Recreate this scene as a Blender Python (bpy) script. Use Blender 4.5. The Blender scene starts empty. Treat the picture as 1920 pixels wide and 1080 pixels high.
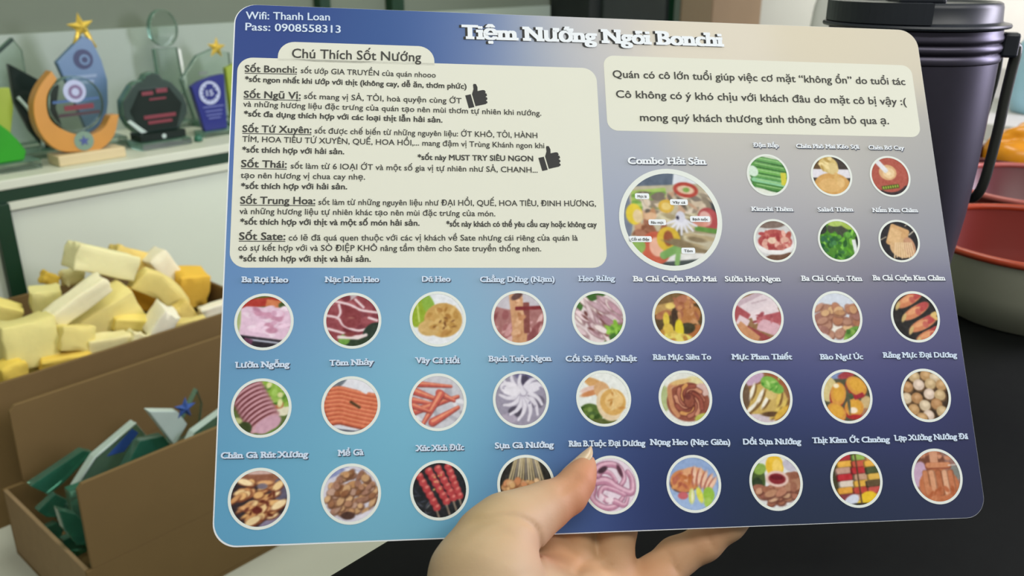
import bpy, bmesh, math, random
import numpy as np
from mathutils import Matrix, Vector
R = math.radians
SC = bpy.context.scene
COL = SC.collection

# ------------------------------------------------------------------ camera, world, lights, exposure
cam_data = bpy.data.cameras.new('camera')
cam_data.sensor_width = 36.0
cam_data.lens = 30.6
cam_data.clip_start = 0.01
cam_data.dof.use_dof = True
cam_data.dof.focus_distance = 0.36
cam_data.dof.aperture_fstop = 17.0
cam = bpy.data.objects.new('camera', cam_data)
COL.objects.link(cam)
cam.location = (0, 0, 0.25)
cam.rotation_euler = (R(69.5), 0, R(-48.3))
SC.camera = cam

SC.view_settings.view_transform = 'Standard'
SC.view_settings.look = 'None'
SC.view_settings.gamma = 1.0
SC.view_settings.use_curve_mapping = False
SC.view_settings.exposure = -0.18

world = bpy.data.worlds.new('world')
SC.world = world
world.use_nodes = True
world.node_tree.nodes['Background'].inputs[0].default_value = (0.96, 0.98, 0.92, 1)
world.node_tree.nodes['Background'].inputs[1].default_value = 0.38


def lamp(name, loc, target, sx, sy, watts, colour):
    l = bpy.data.lights.new(name, 'AREA')
    l.shape = 'RECTANGLE'
    l.size, l.size_y, l.energy, l.color = sx, sy, watts, colour
    o = bpy.data.objects.new(name, l)
    COL.objects.link(o)
    o.location = loc
    o.rotation_euler = (Vector(target) - Vector(loc)).to_track_quat('-Z', 'Y').to_euler()
    return o


lamp('overhead_light', (-0.40, -0.35, 1.48), (0.3, 0.3, 0.1), 1.2, 0.5, 12, (1.0, 0.99, 0.95))
lamp('overhead_light', (0.3, -1.15, 1.4), (0.7, 0.1, 0.0), 1.0, 0.4, 11, (1.0, 0.99, 0.95))  # extra unseen light, added to brighten the bowl's near side
lamp('shelf_lamp', (0.9, 0.75, 1.35), (0.62, 1.2, -0.25), 1.2, 0.3, 13, (1.0, 1.0, 0.88))
lamp('window_light', (1.75, -0.95, 0.6), (0.55, 0.15, 0.12), 0.5, 1.0, 44, (0.86, 0.82, 1.0))
lamp('end_wall_fill', (4.0, 0.6, 1.4), (5.0, 1.0, 0.1), 0.8, 0.8, 75, (1.0, 0.97, 0.95))  # unseen area light, added to brighten the pale end wall


# ------------------------------------------------------------------ helpers
def lin(c):
    c = np.asarray(c, float) / 255.0
    return np.where(c <= 0.04045, c / 12.92, ((c + 0.055) / 1.055) ** 2.4)


def mat(name, rgb, rough=0.5, metal=0.0, trans=0.0, ior=1.45, vary=0.06, scale=60.0, bump=0.0, spec=0.5,
        sss=0.0, attr=None, coat=0.0):
    m = bpy.data.materials.new(name)
    m.use_nodes = True
    nt = m.node_tree
    b = nt.nodes['Principled BSDF']
    b.inputs['Roughness'].default_value = rough
    b.inputs['Metallic'].default_value = metal
    b.inputs['Transmission Weight'].default_value = trans
    b.inputs['IOR'].default_value = ior
    b.inputs['Specular IOR Level'].default_value = spec
    b.inputs['Coat Weight'].default_value = coat
    if sss:
        b.inputs['Subsurface Weight'].default_value = sss
        b.inputs['Subsurface Radius'].default_value = (1.0, 0.4, 0.25)
        b.inputs['Subsurface Scale'].default_value = 0.003
    if attr:
        a = nt.nodes.new('ShaderNodeAttribute')
        a.attribute_name = attr
        nt.links.new(a.outputs['Color'], b.inputs['Base Color'])
    else:
        c = lin(rgb)
        tc = nt.nodes.new('ShaderNodeTexCoord')
        nz = nt.nodes.new('ShaderNodeTexNoise')
        nz.inputs['Scale'].default_value = scale
        nz.inputs['Detail'].default_value = 3.0
        nt.links.new(tc.outputs['Object'], nz.inputs['Vector'])
        mx = nt.nodes.new('ShaderNodeMix')
        mx.data_type = 'RGBA'
        mx.inputs[6].default_value = (*np.clip(c * (1 - vary), 0, 1), 1)
        mx.inputs[7].default_value = (*np.clip(c * (1 + vary), 0, 1), 1)
        nt.links.new(nz.outputs['Fac'], mx.inputs[0])
        nt.links.new(mx.outputs[2], b.inputs['Base Color'])
    if bump:
        tc = nt.nodes.new('ShaderNodeTexCoord')
        n2 = nt.nodes.new('ShaderNodeTexNoise')
        n2.inputs['Scale'].default_value = scale * 2
        n2.inputs['Detail'].default_value = 4.0
        nt.links.new(tc.outputs['Object'], n2.inputs['Vector'])
        bp = nt.nodes.new('ShaderNodeBump')
        bp.inputs['Strength'].default_value = bump
        bp.inputs['Distance'].default_value = 0.002
        nt.links.new(n2.outputs['Fac'], bp.inputs['Height'])
        nt.links.new(bp.outputs['Normal'], b.inputs['Normal'])
    return m


def make(name, verts, faces, material, parent=None, smooth=False, col=None, midx=None):
    me = bpy.data.meshes.new(name)
    me.from_pydata([tuple(map(float, v)) for v in verts], [], [tuple(map(int, f)) for f in faces])
    for m in (material if isinstance(material, (list, tuple)) else [material]):
        me.materials.append(m)
    if midx is not None:
        me.polygons.foreach_set('material_index', midx)
    if smooth:
        me.polygons.foreach_set('use_smooth', [True] * len(me.polygons))
    if col is not None:
        ca = me.color_attributes.new('print', 'FLOAT_COLOR', 'POINT')
        c4 = np.ones((len(verts), 4), np.float32)
        c4[:, :3] = col
        ca.data.foreach_set('color', c4.ravel())
    me.update()
    o = bpy.data.objects.new(name, me)
    COL.objects.link(o)
    if parent is not None:
        o.parent = parent
    return o


def tag(o, label, cat, group=None, kind=None):
    o['label'] = label
    if cat:
        o['category'] = cat
    if group:
        o['group'] = group
    if kind:
        o['kind'] = kind
    return o


def thing(name, loc, label, cat, rot=(0, 0, 0), group=None):
    o = bpy.data.objects.new(name, None)
    COL.objects.link(o)
    o.location = loc
    o.rotation_euler = rot
    return tag(o, label, cat, group)


def structure(o):
    o['kind'] = 'structure'
    return o


class MB:
    """collects simple solids into one mesh"""
    def __init__(self):
        self.v, self.f, self.mi = [], [], []

    def add(self, v, f, mi=0):
        n = len(self.v)
        self.v += [tuple(p) for p in v]
        self.f += [tuple(i + n for i in q) for q in f]
        self.mi += [mi] * len(f)
        return self

    def box(self, lo, hi, mi=0, bevel=0.0):
        bm = bmesh.new()
        bmesh.ops.create_cube(bm, size=1.0)
        c = [(a + b) / 2 for a, b in zip(lo, hi)]
        s = [abs(b - a) for a, b in zip(lo, hi)]
        for v in bm.verts:
            v.co = Vector([c[i] + v.co[i] * s[i] for i in range(3)])
        if bevel:
            bmesh.ops.bevel(bm, geom=bm.edges[:], offset=bevel, segments=2, affect='EDGES', profile=0.5)
        self.from_bm(bm, mi)
        return self

    def from_bm(self, bm, mi=0):
        bm.verts.ensure_lookup_table()
        bm.verts.index_update()
        self.add([v.co[:] for v in bm.verts], [[v.index for v in f.verts] for f in bm.faces], mi)
        bm.free()

    def prism(self, poly, y0, y1, mi=0, side=None, bevel=0.0):
        """polygon in X-Z extruded along Y"""
        bm = bmesh.new()
        vs = [bm.verts.new((x, y0, z)) for x, z in poly]
        f = bm.faces.new(vs)
        r = bmesh.ops.extrude_face_region(bm, geom=[f])
        for e in r['geom']:
            if isinstance(e, bmesh.types.BMVert):
                e.co.y = y1
        bmesh.ops.recalc_face_normals(bm, faces=bm.faces[:])
        if bevel:
            bmesh.ops.bevel(bm, geom=bm.edges[:], offset=bevel, segments=2, affect='EDGES', profile=0.5)
        bm.verts.index_update()
        n = len(self.v)
        self.v += [v.co[:] for v in bm.verts]
        for fc in bm.faces:
            self.f.append(tuple(v.index + n for v in fc.verts))
            flat = abs(fc.normal.y) > 0.5
            self.mi.append(mi if (flat or side is None) else side)
        bm.free()
        return self

    def lathe(self, prof, n=48, mi=0, axis=(0, 0), closed=False):
        v, f = [], []
        m = len(prof)
        for i in range(n):
            a = 2 * math.pi * i / n
            for r, z in prof:
                v.append((axis[0] + r * math.cos(a), axis[1] + r * math.sin(a), z))
        rng = m if closed else m - 1
        for i in range(n):
            j = (i + 1) % n
            for k in range(rng):
                k2 = (k + 1) % m
                f.append((i * m + k, j * m + k, j * m + k2, i * m + k2))
        return self.add(v, f, mi)

    def tube(self, pts, r, n=10, mi=0):
        pts = [Vector(p) for p in pts]
        v, f = [], []
        up = Vector((0.123, 0.456, 0.88)).normalized()
        for i, p in enumerate(pts):
            t = (pts[min(i + 1, len(pts) - 1)] - pts[max(i - 1, 0)]).normalized()
            a = t.cross(up).normalized()
            b = t.cross(a).normalized()
            for k in range(n):
                an = 2 * math.pi * k / n
                v.append(p + (a * math.cos(an) + b * math.sin(an)) * r)
        for i in range(len(pts) - 1):
            for k in range(n):
                k2 = (k + 1) % n
                f.append((i * n + k, i * n + k2, (i + 1) * n + k2, (i + 1) * n + k))
        f.append(tuple(range(n))[::-1])
        f.append(tuple((len(pts) - 1) * n + k for k in range(n)))
        return self.add(v, f, mi)

    def disc(self, c, r, y, n=32, mi=0, r0=0.0):
        """flat disc (or ring) facing -Y"""
        v, f = [], []
        for i in range(n):
            a = 2 * math.pi * i / n
            v.append((c[0] + r * math.cos(a), y, c[1] + r * math.sin(a)))
            if r0:
                v.append((c[0] + r0 * math.cos(a), y, c[1] + r0 * math.sin(a)))
        if r0:
            for i in range(n):
                j = (i + 1) % n
                f.append((2 * i, 2 * j, 2 * j + 1, 2 * i + 1))
        else:
            f.append(tuple(range(n)))
        return self.add(v, f, mi)

    def build(self, name, material, parent=None, smooth=False):
        return make(name, self.v, self.f, material, parent, smooth, midx=self.mi)


def smooth_curve(pts, n=8):
    p = [np.array(q, float) for q in pts]
    p = [2 * p[0] - p[1]] + p + [2 * p[-1] - p[-2]]
    out = []
    for i in range(1, len(p) - 2):
        for k in range(n):
            t = k / n
            out.append(0.5 * ((2 * p[i]) + (-p[i - 1] + p[i + 1]) * t + (2 * p[i - 1] - 5 * p[i] + 4 * p[i + 1] - p[i + 2]) * t * t
                              + (-p[i - 1] + 3 * p[i] - 3 * p[i + 1] + p[i + 2]) * t ** 3))
    out.append(p[-2])
    return out


def auto_smooth(o, deg=35):
    """smooth shading with hard edges above an angle"""
    me = o.data
    bm = bmesh.new()
    bm.from_mesh(me)
    bmesh.ops.remove_doubles(bm, verts=bm.verts[:], dist=1e-6)
    bmesh.ops.recalc_face_normals(bm, faces=bm.faces[:])
    for f in bm.faces:
        f.smooth = True
    for e in bm.edges:
        if len(e.link_faces) == 2 and e.calc_face_angle(0) > R(deg):
            e.smooth = False
    bm.to_mesh(me)
    bm.free()
    return o


# ------------------------------------------------------------------ lettering
_caps = {}


def text_geometry(body, bold, res=3):
    cu = bpy.data.curves.new('lettering', 'FONT')
    cu.body = body
    cu.size = 1.0
    cu.offset = bold
    cu.resolution_u = res
    ob = bpy.data.objects.new('lettering', cu)
    COL.objects.link(ob)
    dg = bpy.context.evaluated_depsgraph_get()
    me = ob.evaluated_get(dg).to_mesh()
    v = np.array([p.co[:2] for p in me.vertices]).reshape(-1, 2)
    f = [tuple(p.vertices) for p in me.polygons]
    ob.evaluated_get(dg).to_mesh_clear()
    bpy.data.objects.remove(ob)
    bpy.data.curves.remove(cu)
    return v, f


def text_lines(body, x0, y0, x1, y1, cap, bold=0.0, serif=False, underline=False):
    """one printed line in mm on the card: spans (x0,y0)-(x1,y1) along its baseline"""
    if 'H' not in _caps:
        hv, _ = text_geometry('H', 0.001)
        _caps['H'] = (hv[:, 1].max(), hv[:, 1].min())
    ctop, cbot = _caps['H']
    v, f = text_geometry(body, 0.001)
    f = list(f)
    layer = np.zeros(len(v))
    # pieces of one letter that overlap (horns, hooks, tails) go to a second layer
    comp = list(range(len(v)))

    def root(a):
        while comp[a] != a:
            comp[a] = comp[comp[a]]
            a = comp[a]
        return a
    for q in f:
        for a in q[1:]:
            comp[root(q[0])] = root(a)
    boxes = {}
    for a in range(len(v)):
        r_ = root(a)
        b_ = boxes.setdefault(r_, [9e9, 9e9, -9e9, -9e9])
        b_[0], b_[1], b_[2], b_[3] = min(b_[0], v[a, 0]), min(b_[1], v[a, 1]), max(b_[2], v[a, 0]), max(b_[3], v[a, 1])
    up_ = {}
    done = []
    for r_, b_ in sorted(boxes.items(), key=lambda q: -(q[1][2] - q[1][0]) * (q[1][3] - q[1][1])):
        lev = 0
        for r2, b2_ in done:
            if b_[0] < b2_[2] and b2_[0] < b_[2] and b_[1] < b2_[3] and b2_[1] < b_[3]:
                lev = max(lev, up_[r2] + 1)
        up_[r_] = min(lev, 2)
        done.append((r_, b_))
    layer = np.array([up_[root(a)] for a in range(len(v))], float)
    if serif:
        cnt = {}
        for q in f:
            for i in range(len(q)):
                e = tuple(sorted((q[i], q[(i + 1) % len(q)])))
                cnt[e] = cnt.get(e, 0) + 1
        xv, _ = text_geometry('x', 0.001)
        xtop = xv[:, 1].max()
        bars = []
        for (a, b), n in cnt.items():
            if n != 1:
                continue
            pa, pb = v[a], v[b]
            w = abs(pa[0] - pb[0])
            if abs(pa[1] - pb[1]) > 2e-3 or w < 0.07 or w > 0.24:
                continue
            y = (pa[1] + pb[1]) / 2
            l, r = min(pa[0], pb[0]), max(pa[0], pb[0])
            if abs(y - cbot) < 0.012:
                bars.append((l - 0.075, r + 0.075, y, y + 0.10))
            elif abs(y - ctop) < 0.05 or abs(y - xtop) < 0.03:
                bars.append((l - 0.085, r + 0.02, y - 0.10, y))
        vv = list(map(tuple, v))
        for l, r, a, b in bars:
            k = len(vv)
            vv += [(l, a), (r, a), (r, b), (l, b)]
            f.append((k, k + 1, k + 2, k + 3))
        layer = np.append(layer, [3.0] * (len(vv) - len(v)))
        v = np.array(vv)
    if bold:
        # heavier strokes: the same letters laid again a hair to each side
        n = len(v)
        base = f
        f = []
        parts = []
        for k, (sx, sy) in enumerate([(0, 0), (1, .5), (-1, .5), (1, -.5), (-1, -.5)]):
            parts.append(v + np.array([sx * bold, sy * bold]))
            f += [tuple(i + n * k for i in q) for q in base]
        v = np.concatenate(parts)
        layer = np.concatenate([layer + 4 * k for k in range(5)])
    xmin, xmax = v[:, 0].min(), v[:, 0].max()
    L = math.hypot(x1 - x0, y1 - y0)
    u = (v[:, 0] - xmin) / (xmax - xmin) * L
    h = (v[:, 1] - cbot) / (ctop - cbot) * cap
    if underline:
        k = len(u)
        u = np.append(u, [0, L, L, 0])
        h = np.append(h, [-0.75, -0.75, -0.42, -0.42])
        f.append((k, k + 1, k + 2, k + 3))
    dx, dy = (x1 - x0) / L, (y1 - y0) / L
    # ink layers of one line lie a few microns over each other, so no two faces share a plane
    lay = np.zeros(len(u))
    lay[:len(layer)] = layer
    return np.stack([x0 + u * dx - h * dy, y0 + u * dy + h * dx, lay * 0.006], 1), f


class Print:
    """flat ink collected on the card, millimetres"""
    def __init__(self):
        self.v, self.f = [], []

    def add(self, v, f, dx=0, dy=0):
        n = len(self.v)
        self.v += [(p[0] + dx, p[1] + dy, p[2] if len(p) > 2 else 0.0) for p in v]
        self.f += [tuple(i + n for i in q) for q in f]
        return self

    def poly(self, pts):
        return self.add(pts, [tuple(range(len(pts)))])

    def build(self, name, w, material, parent):
        return make(name, [(x * MM, y * MM, (w + z) * MM) for x, y, z in self.v], self.f, material, parent)


MM = 0.001


def rounded(x0, y0, x1, y1, r, n=8, corners=(1, 1, 1, 1)):
    """counter-clockwise rounded rectangle; corners = bl, br, tr, tl"""
    out = []
    for (cx, cy, a0, on) in ((x0, y0, 180, corners[0]), (x1, y0, 270, corners[1]), (x1, y1, 0, corners[2]), (x0, y1, 90, corners[3])):
        if not on:
            out.append((cx, cy))
            continue
        ox = cx + (r if cx == x0 else -r)
        oy = cy + (r if cy == y0 else -r)
        for k in range(n + 1):
            a = R(a0 + 90 * k / n)
            out.append((ox + r * math.cos(a), oy + r * math.sin(a)))
    return out


# ------------------------------------------------------------------ printed food pictures (colour per mesh point, unit disc)
class Food:
    def __init__(self, N, bg, seed=0):
        self.N = N
        self.rng = np.random.default_rng(seed)
        g = np.linspace(-1, 1, N)
        self.X, self.Y = np.meshgrid(g, g)
        self.c = np.zeros((N, N, 3)) + np.array(bg, float)
        self.s = 1.6 / N

    def put(self, d, col, soft=1.0):
        """d: signed distance (negative inside)"""
        a = np.clip(0.5 - d / (2 * self.s * soft), 0, 1)[..., None]
        self.c = self.c * (1 - a) + np.array(col, float) * a
        return self

    def _loc(self, cx, cy, rot):
        c, s = math.cos(R(rot)), math.sin(R(rot))
        dx, dy = self.X - cx, self.Y - cy
        return dx * c + dy * s, -dx * s + dy * c

    def e(self, cx, cy, rx, ry, rot, col, soft=1.0):
        x, y = self._loc(cx, cy, rot)
        k = np.sqrt((x / rx) ** 2 + (y / ry) ** 2)
        return self.put((k - 1) * min(rx, ry), col, soft)

    def b(self, cx, cy, hx, hy, rot, col, soft=1.0, r=0.04):
        x, y = self._loc(cx, cy, rot)
        qx, qy = np.abs(x) - hx + r, np.abs(y) - hy + r
        d = np.hypot(np.maximum(qx, 0), np.maximum(qy, 0)) + np.minimum(np.maximum(qx, qy), 0) - r
        return self.put(d, col, soft)

    def l(self, pts, w, col, soft=1.0, taper=0.0):
        d = np.full(self.X.shape, 9.0)
        n = len(pts) - 1
        for i in range(n):
            (ax, ay), (bx, by) = pts[i], pts[i + 1]
            ux, uy = bx - ax, by - ay
            t = np.clip(((self.X - ax) * ux + (self.Y - ay) * uy) / (ux * ux + uy * uy + 1e-9), 0, 1)
            ww = w * (1 - taper * (i + t) / n)
            d = np.minimum(d, np.hypot(self.X - ax - t * ux, self.Y - ay - t * uy) - ww)
        return self.put(d, col, soft)

    def blobs(self, n, box, rx, ry, cols, rot=(0, 180), clip=None, edge=None):
        x0, y0, x1, y1 = box
        for i in range(n):
            for _ in range(20):
                x, y = self.rng.uniform(x0, x1), self.rng.uniform(y0, y1)
                if clip is None or clip(x, y):
                    break
            a, q = self.rng.uniform(*rx), self.rng.uniform(*ry)
            ro = self.rng.uniform(*rot)
            c = np.array(cols[self.rng.integers(len(cols))], float) + self.rng.uniform(-12, 12)
            if edge is not None:
                self.e(x + 0.015, y - 0.03, a * 1.12, q * 1.15, ro, edge, 1.5)
            self.e(x, y, a, q, ro, c)
        return self

    def noise(self, amp, k=14):
        g = self.rng.normal(0, 1, (k, k))
        t = np.linspace(0, k - 1.001, self.N)
        i = t.astype(int)
        fr = t - i
        a = g[i][:, i] * (1 - fr)[None] + g[i][:, i + 1] * fr[None]
        b = g[i + 1][:, i] * (1 - fr)[None] + g[i + 1][:, i + 1] * fr[None]
        n = a * (1 - fr)[:, None] + b * fr[:, None]
        self.c = self.c + (n * amp)[..., None]
        return self

    def mesh(self, name, cx, cy, r, w, material, parent):
        self.noise(4, 22).noise(3, 40)
        grey = self.c.mean(2, keepdims=True)
        self.c = grey + (self.c - grey) * 0.86
        q = np.pad(self.c, ((1, 1), (1, 1), (0, 0)), 'edge')
        self.c = (q[1:-1, 1:-1] * 2 + q[:-2, 1:-1] + q[2:, 1:-1] + q[1:-1, :-2] + q[1:-1, 2:]) / 6
        N = self.N
        keep = np.hypot(self.X, self.Y) < 0.985
        idx = -np.ones((N, N), int)
        idx[keep] = np.arange(keep.sum())
        a, b, c, d = idx[:-1, :-1], idx[:-1, 1:], idx[1:, 1:], idx[1:, :-1]
        ok = (a >= 0) & (b >= 0) & (c >= 0) & (d >= 0)
        f = np.stack([a[ok], b[ok], c[ok], d[ok]], 1)
        v = np.stack([cx + self.X[keep] * r, cy + self.Y[keep] * r, np.full(keep.sum(), w)], 1) * MM
        return make(name, v, f, material, parent, col=lin(np.clip(self.c[keep], 0, 255)))


# -- MENU PICTURES --
def f_ba_roi(F):
    p = F((222, 190, 212))
    p.e(-.1, .95, 1.2, .45, 0, (96, 110, 40)).b(-.2, .72, .8, .16, 5, (186, 52, 42)).b(.45, .66, .4, .14, -8, (215, 120, 72)).e(.75, .6, .25, .16, 0, (70, 90, 40))
    p.b(.05, -.02, .88, .56, -3, (226, 188, 214), 1, .2).e(-.95, .15, .12, .6, 0, (170, 185, 120))
    p.blobs(40, (-.75, -.5, .85, .5), (.05, .12), (.1, .26), [(238, 212, 230), (214, 160, 190), (232, 196, 220), (205, 140, 170)], (60, 110))
    p.b(.1, -.82, 1, .2, -8, (45, 40, 48)).b(.15, -.75, .7, .03, -8, (195, 200, 220)).b(-.55, -.72, .16, .1, -20, (110, 60, 90))
    return p


def f_nac_dam(F):
    p = F((150, 66, 74))
    p.e(-.4, .95, .7, .3, 20, (196, 178, 184))
    p.blobs(22, (-1, -.5, 1, .9), (.15, .35), (.08, .2), [(146, 62, 70), (160, 74, 82), (130, 52, 62)], (-40, 10))
    for pts in [[(-1, .2), (-.55, .1), (-.3, -.2), (.2, -.38), (.6, -.3)], [(-.7, .75), (-.1, .6), (.3, .4), (.9, .3)], [(-.5, .6), (-.45, .3), (-.55, .1)], [(-.9, -.3), (-.4, -.45), (.1, -.6), (.6, -.5)], [(.1, .8), (.4, .5)], [(.6, .1), (.9, .0)]]:
        p.l(smooth_curve(pts, 6), .045, (234, 206, 212))
    p.e(-.05, .1, .36, .38, -20, (142, 58, 64)).e(-.05, .1, .1, .03, 0, (170, 100, 90))
    p.e(.85, -.55, .5, .45, 40, (44, 60, 48)).e(.3, -.95, .9, .28, 0, (48, 66, 46)).e(-.3, -.72, .22, .2, 30, (112, 165, 66))
    p.l([(-.5, -.62), (.2, -.66), (.5, -.55)], .06, (232, 214, 214)).e(-.1, -.52, .2, .09, 0, (140, 60, 62))
    return p


def f_du_heo(F):
    p = F((226, 230, 236))
    p.e(-.75, .3, .35, .62, -8, (150, 178, 40)).e(-.35, .55, .22, .45, 20, (140, 182, 62)).l([(-.8, .8), (-.7, -.1)], .03, (200, 215, 110))
    p.e(.2, -.05, .72, .66, 0, (206, 160, 84)).e(-.35, -.35, .4, .3, 0, (210, 170, 100))
    p.blobs(26, (-.4, -.6, .8, .5), (.08, .22), (.04, .1), [(222, 180, 104), (196, 146, 70), (180, 126, 56)], clip=lambda x, y: (x - .2) ** 2 + y * y < .35)
    p.blobs(8, (-.4, -.4, .6, .2), (.05, .1), (.02, .04), [(126, 78, 38)])
    return p


def f_chang(F):
    p = F((170, 110, 108))
    p.e(0, .8, 1.2, .5, 0, (196, 190, 200))
    p.blobs(40, (-1, -1, 1, .3), (.12, .28), (.06, .14), [(200, 142, 144), (176, 108, 110), (150, 80, 82), (216, 170, 168)], (20, 80))
    p.b(-.05, .2, .26, .75, 4, (212, 156, 112)).b(.05, -.35, .28, .75, -6, (206, 150, 104)).b(.3, 0, .12, .6, 0, (138, 72, 66)).blobs(14, (-.2, -.9, .15, .7), (.08, .16), (.05, .1), [(224, 172, 130), (196, 132, 88)])
    p.b(.42, .38, .55, .07, 2, (134, 44, 48)).e(-.05, .85, .25, .12, 30, (104, 70, 66))
    return p


def f_heo_rung(F):
    p = F((222, 205, 208))
    p.e(-.3, .95, 1, .3, 20, (58, 104, 40)).e(-.9, .55, .3, .35, 0, (70, 120, 50)).e(.75, -.4, .5, .35, 20, (110, 170, 44)).e(.6, -.85, .5, .25, 30, (64, 116, 42))
    p.blobs(36, (-.9, -.8, .7, .8), (.22, .42), (.05, .12), [(226, 200, 206), (206, 170, 182), (238, 222, 220), (186, 140, 156)], (110, 160), clip=lambda x, y: not (x > .3 and y < -.2), edge=(136, 96, 100))
    p.blobs(8, (-.7, -.7, .3, .2), (.08, .2), (.03, .06), [(128, 78, 76)], (110, 160))
    p.blobs(7, (.3, -.6, .8, -.2), (.1, .25), (.05, .1), [(140, 196, 60), (100, 160, 50)])
    return p


def f_ba_chi_pho_mai(F):
    p = F((90, 70, 40))
    p.e(-.2, .8, .9, .35, 10, (126, 96, 56)).b(-.6, .35, .5, .18, 12, (190, 150, 84))
    p.e(.25, .55, .42, .34, 20, (182, 112, 80)).e(.45, .05, .5, .36, 30, (186, 118, 62)).e(-.6, .1, .35, .16, 20, (176, 110, 70)).e(.55, -.65, .5, .28, 30, (178, 104, 52))
    p.blobs(20, (-.1, -.2, .8, .8), (.08, .2), (.05, .1), [(206, 146, 96), (160, 90, 58), (196, 130, 76)])
    p.e(.3, -.45, .35, .22, 10, (64, 60, 38)).e(-.15, .0, .12, .4, 0, (70, 50, 36))
    p.e(-.5, -.1, .13, .3, 0, (226, 196, 60)).e(-.45, -.5, .22, .26, 0, (222, 186, 66)).e(0, -.5, .18, .42, 0, (228, 206, 36)).e(-.2, -.85, .7, .22, 0, (226, 212, 96)).e(-.3, .45, .2, .12, 0, (232, 200, 100))
    p.blobs(12, (-.9, -.9, .3, -.6), (.06, .14), (.05, .1), [(220, 190, 80), (196, 140, 60)])
    return p


def f_suon(F):
    p = F((150, 110, 70))
    p.b(.1, .55, 1, .42, 20, (222, 205, 212)).b(-.3, .75, .6, .1, 25, (196, 170, 182)).b(.3, .15, .6, .26, 20, (228, 210, 216)).b(-.75, .05, .35, .3, -35, (176, 78, 84)).b(-.65, -.2, .24, .2, -30, (226, 200, 206))
    p.b(.55, -.1, .6, .22, 12, (184, 84, 92)).b(.5, -.45, .55, .26, -20, (216, 168, 180)).b(.0, -.75, .6, .14, -28, (158, 66, 66)).b(-.5, -.65, .5, .22, -40, (206, 142, 96))
    p.l([(-.2, .55), (.4, .7)], .03, (196, 172, 182)).blobs(10, (-.2, -.3, .9, .1), (.06, .14), (.04, .08), [(202, 110, 118), (160, 66, 76)])
    return p


def f_ba_chi_tom(F):
    p = F((206, 214, 228))
    p.e(-.1, -.4, .85, .5, 0, (232, 226, 214))
    p.blobs(46, (-.8, -.75, .9, .42), (.14, .28), (.1, .2), [(188, 136, 112), (206, 154, 108), (170, 116, 104), (216, 170, 120), (182, 120, 88)], (0, 40), edge=(140, 88, 70))
    p.e(.62, -.72, .45, .28, 30, (104, 156, 60)).blobs(10, (.2, -1, .8, -.55), (.06, .14), (.04, .08), [(70, 120, 44), (140, 184, 80)]).e(-.6, -.85, .3, .15, -30, (226, 224, 220))
    return p


def f_kim_cham(F):
    p = F((44, 42, 40))
    for (x, y, a) in [(-.15, .72, 28), (.05, .22, 28), (.3, -.3, 24), (.55, -.75, 20)]:
        p.e(x, y, .68, .22, a, (214, 128, 84)).e(x + .28, y + .18, .34, .17, a, (190, 72, 70)).e(x - .1, y + .02, .34, .1, a, (232, 158, 106)).e(x + .1, y - .02, .12, .14, a, (200, 96, 80)).e(x - .55, y - .26, .2, .08, 60, (206, 176, 110))
    p.e(.85, .1, .2, .1, 20, (226, 190, 110)).e(.88, -.05, .18, .08, -30, (222, 180, 100))
    return p


def f_lu_ngong(F):
    p = F((90, 110, 50))
    p.e(.4, .7, .65, .42, -20, (142, 184, 60)).e(.75, .25, .35, .35, 0, (116, 164, 52)).e(.75, -.1, .3, .2, 0, (226, 220, 190)).e(.55, .1, .25, .15, 0, (190, 110, 70)).blobs(16, (0, .1, .9, .9), (.06, .16), (.04, .1), [(160, 200, 84), (84, 130, 40), (220, 220, 150)])
    for i in range(9):
        t = i / 8
        x, y = -.5 + t * .62, .58 - t * 1.12
        p.e(x - .04, y + .02, .62, .2, 34, (112, 50, 56)).e(x, y, .6, .17, 34, (204, 148, 158)).e(x + .05, y - .05, .5, .1, 34, (216, 170, 178))
    p.e(.25, -.6, .5, .26, 28, (206, 156, 176)).e(-.6, -.75, .3, .25, 30, (60, 74, 36)).e(-.85, -.45, .2, .12, 0, (180, 186, 120)).e(.55, -.85, .4, .12, 20, (100, 136, 56))
    return p


def f_tom(F):
    p = F((214, 216, 228))
    p.e(.3, .6, .95, .6, -30, (50, 56, 62)).e(.2, .45, .86, .55, -30, (222, 222, 232)).e(-.6, .8, .5, .2, 30, (110, 120, 132))
    for i in range(9):
        y = .62 - i * .15
        for c, dy, w in [((150, 62, 40), -.04, .09), ((216, 104, 70), 0, .07), ((236, 142, 98), .02, .025)]:
            p.l(smooth_curve([(-.95 + abs(i - 4) * .06, y - .02 + dy), (-.4, y + .02 + dy), (0, y - .08 + dy), (.5, y - .2 + dy), (1, y - .3 + dy)], 5), w, c)
    p.l([(.0, .12), (.3, -.08)], .05, (84, 60, 36)).l([(-.6, -.85), (.2, -.96), (.6, -.85)], .03, (70, 72, 84)).b(.35, .62, .3, .1, -30, (222, 224, 234))
    return p


def f_ca_hoi(F):
    p = F((196, 196, 206))
    p.blobs(14, (-1, -1, 1, 1), (.2, .4), (.05, .12), [(172, 172, 184), (214, 214, 222)])
    for x0, y0, x1, y1, w in [(-.8, .7, .5, .58, .1), (-.9, .45, .1, .05, .13), (-.9, .1, -.2, -.05, .1), (-.85, -.3, .75, .2, .13), (.05, .35, .6, .05, .12), (.1, .3, -.6, -.85, .14), (-.2, -.72, .75, -.2, .14), (-.9, -.1, -.3, -.35, .1)]:
        p.l([(x0, y0 - .03), (x1, y1 - .03)], w * 1.1, (140, 62, 56), 1, .6).l([(x0, y0), (x1, y1)], w, (206, 88, 76), 1, .6).l([(x0, y0 + .03), (x1, y1 + .02)], w * .4, (236, 146, 110), 1, .6)
    return p


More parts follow.
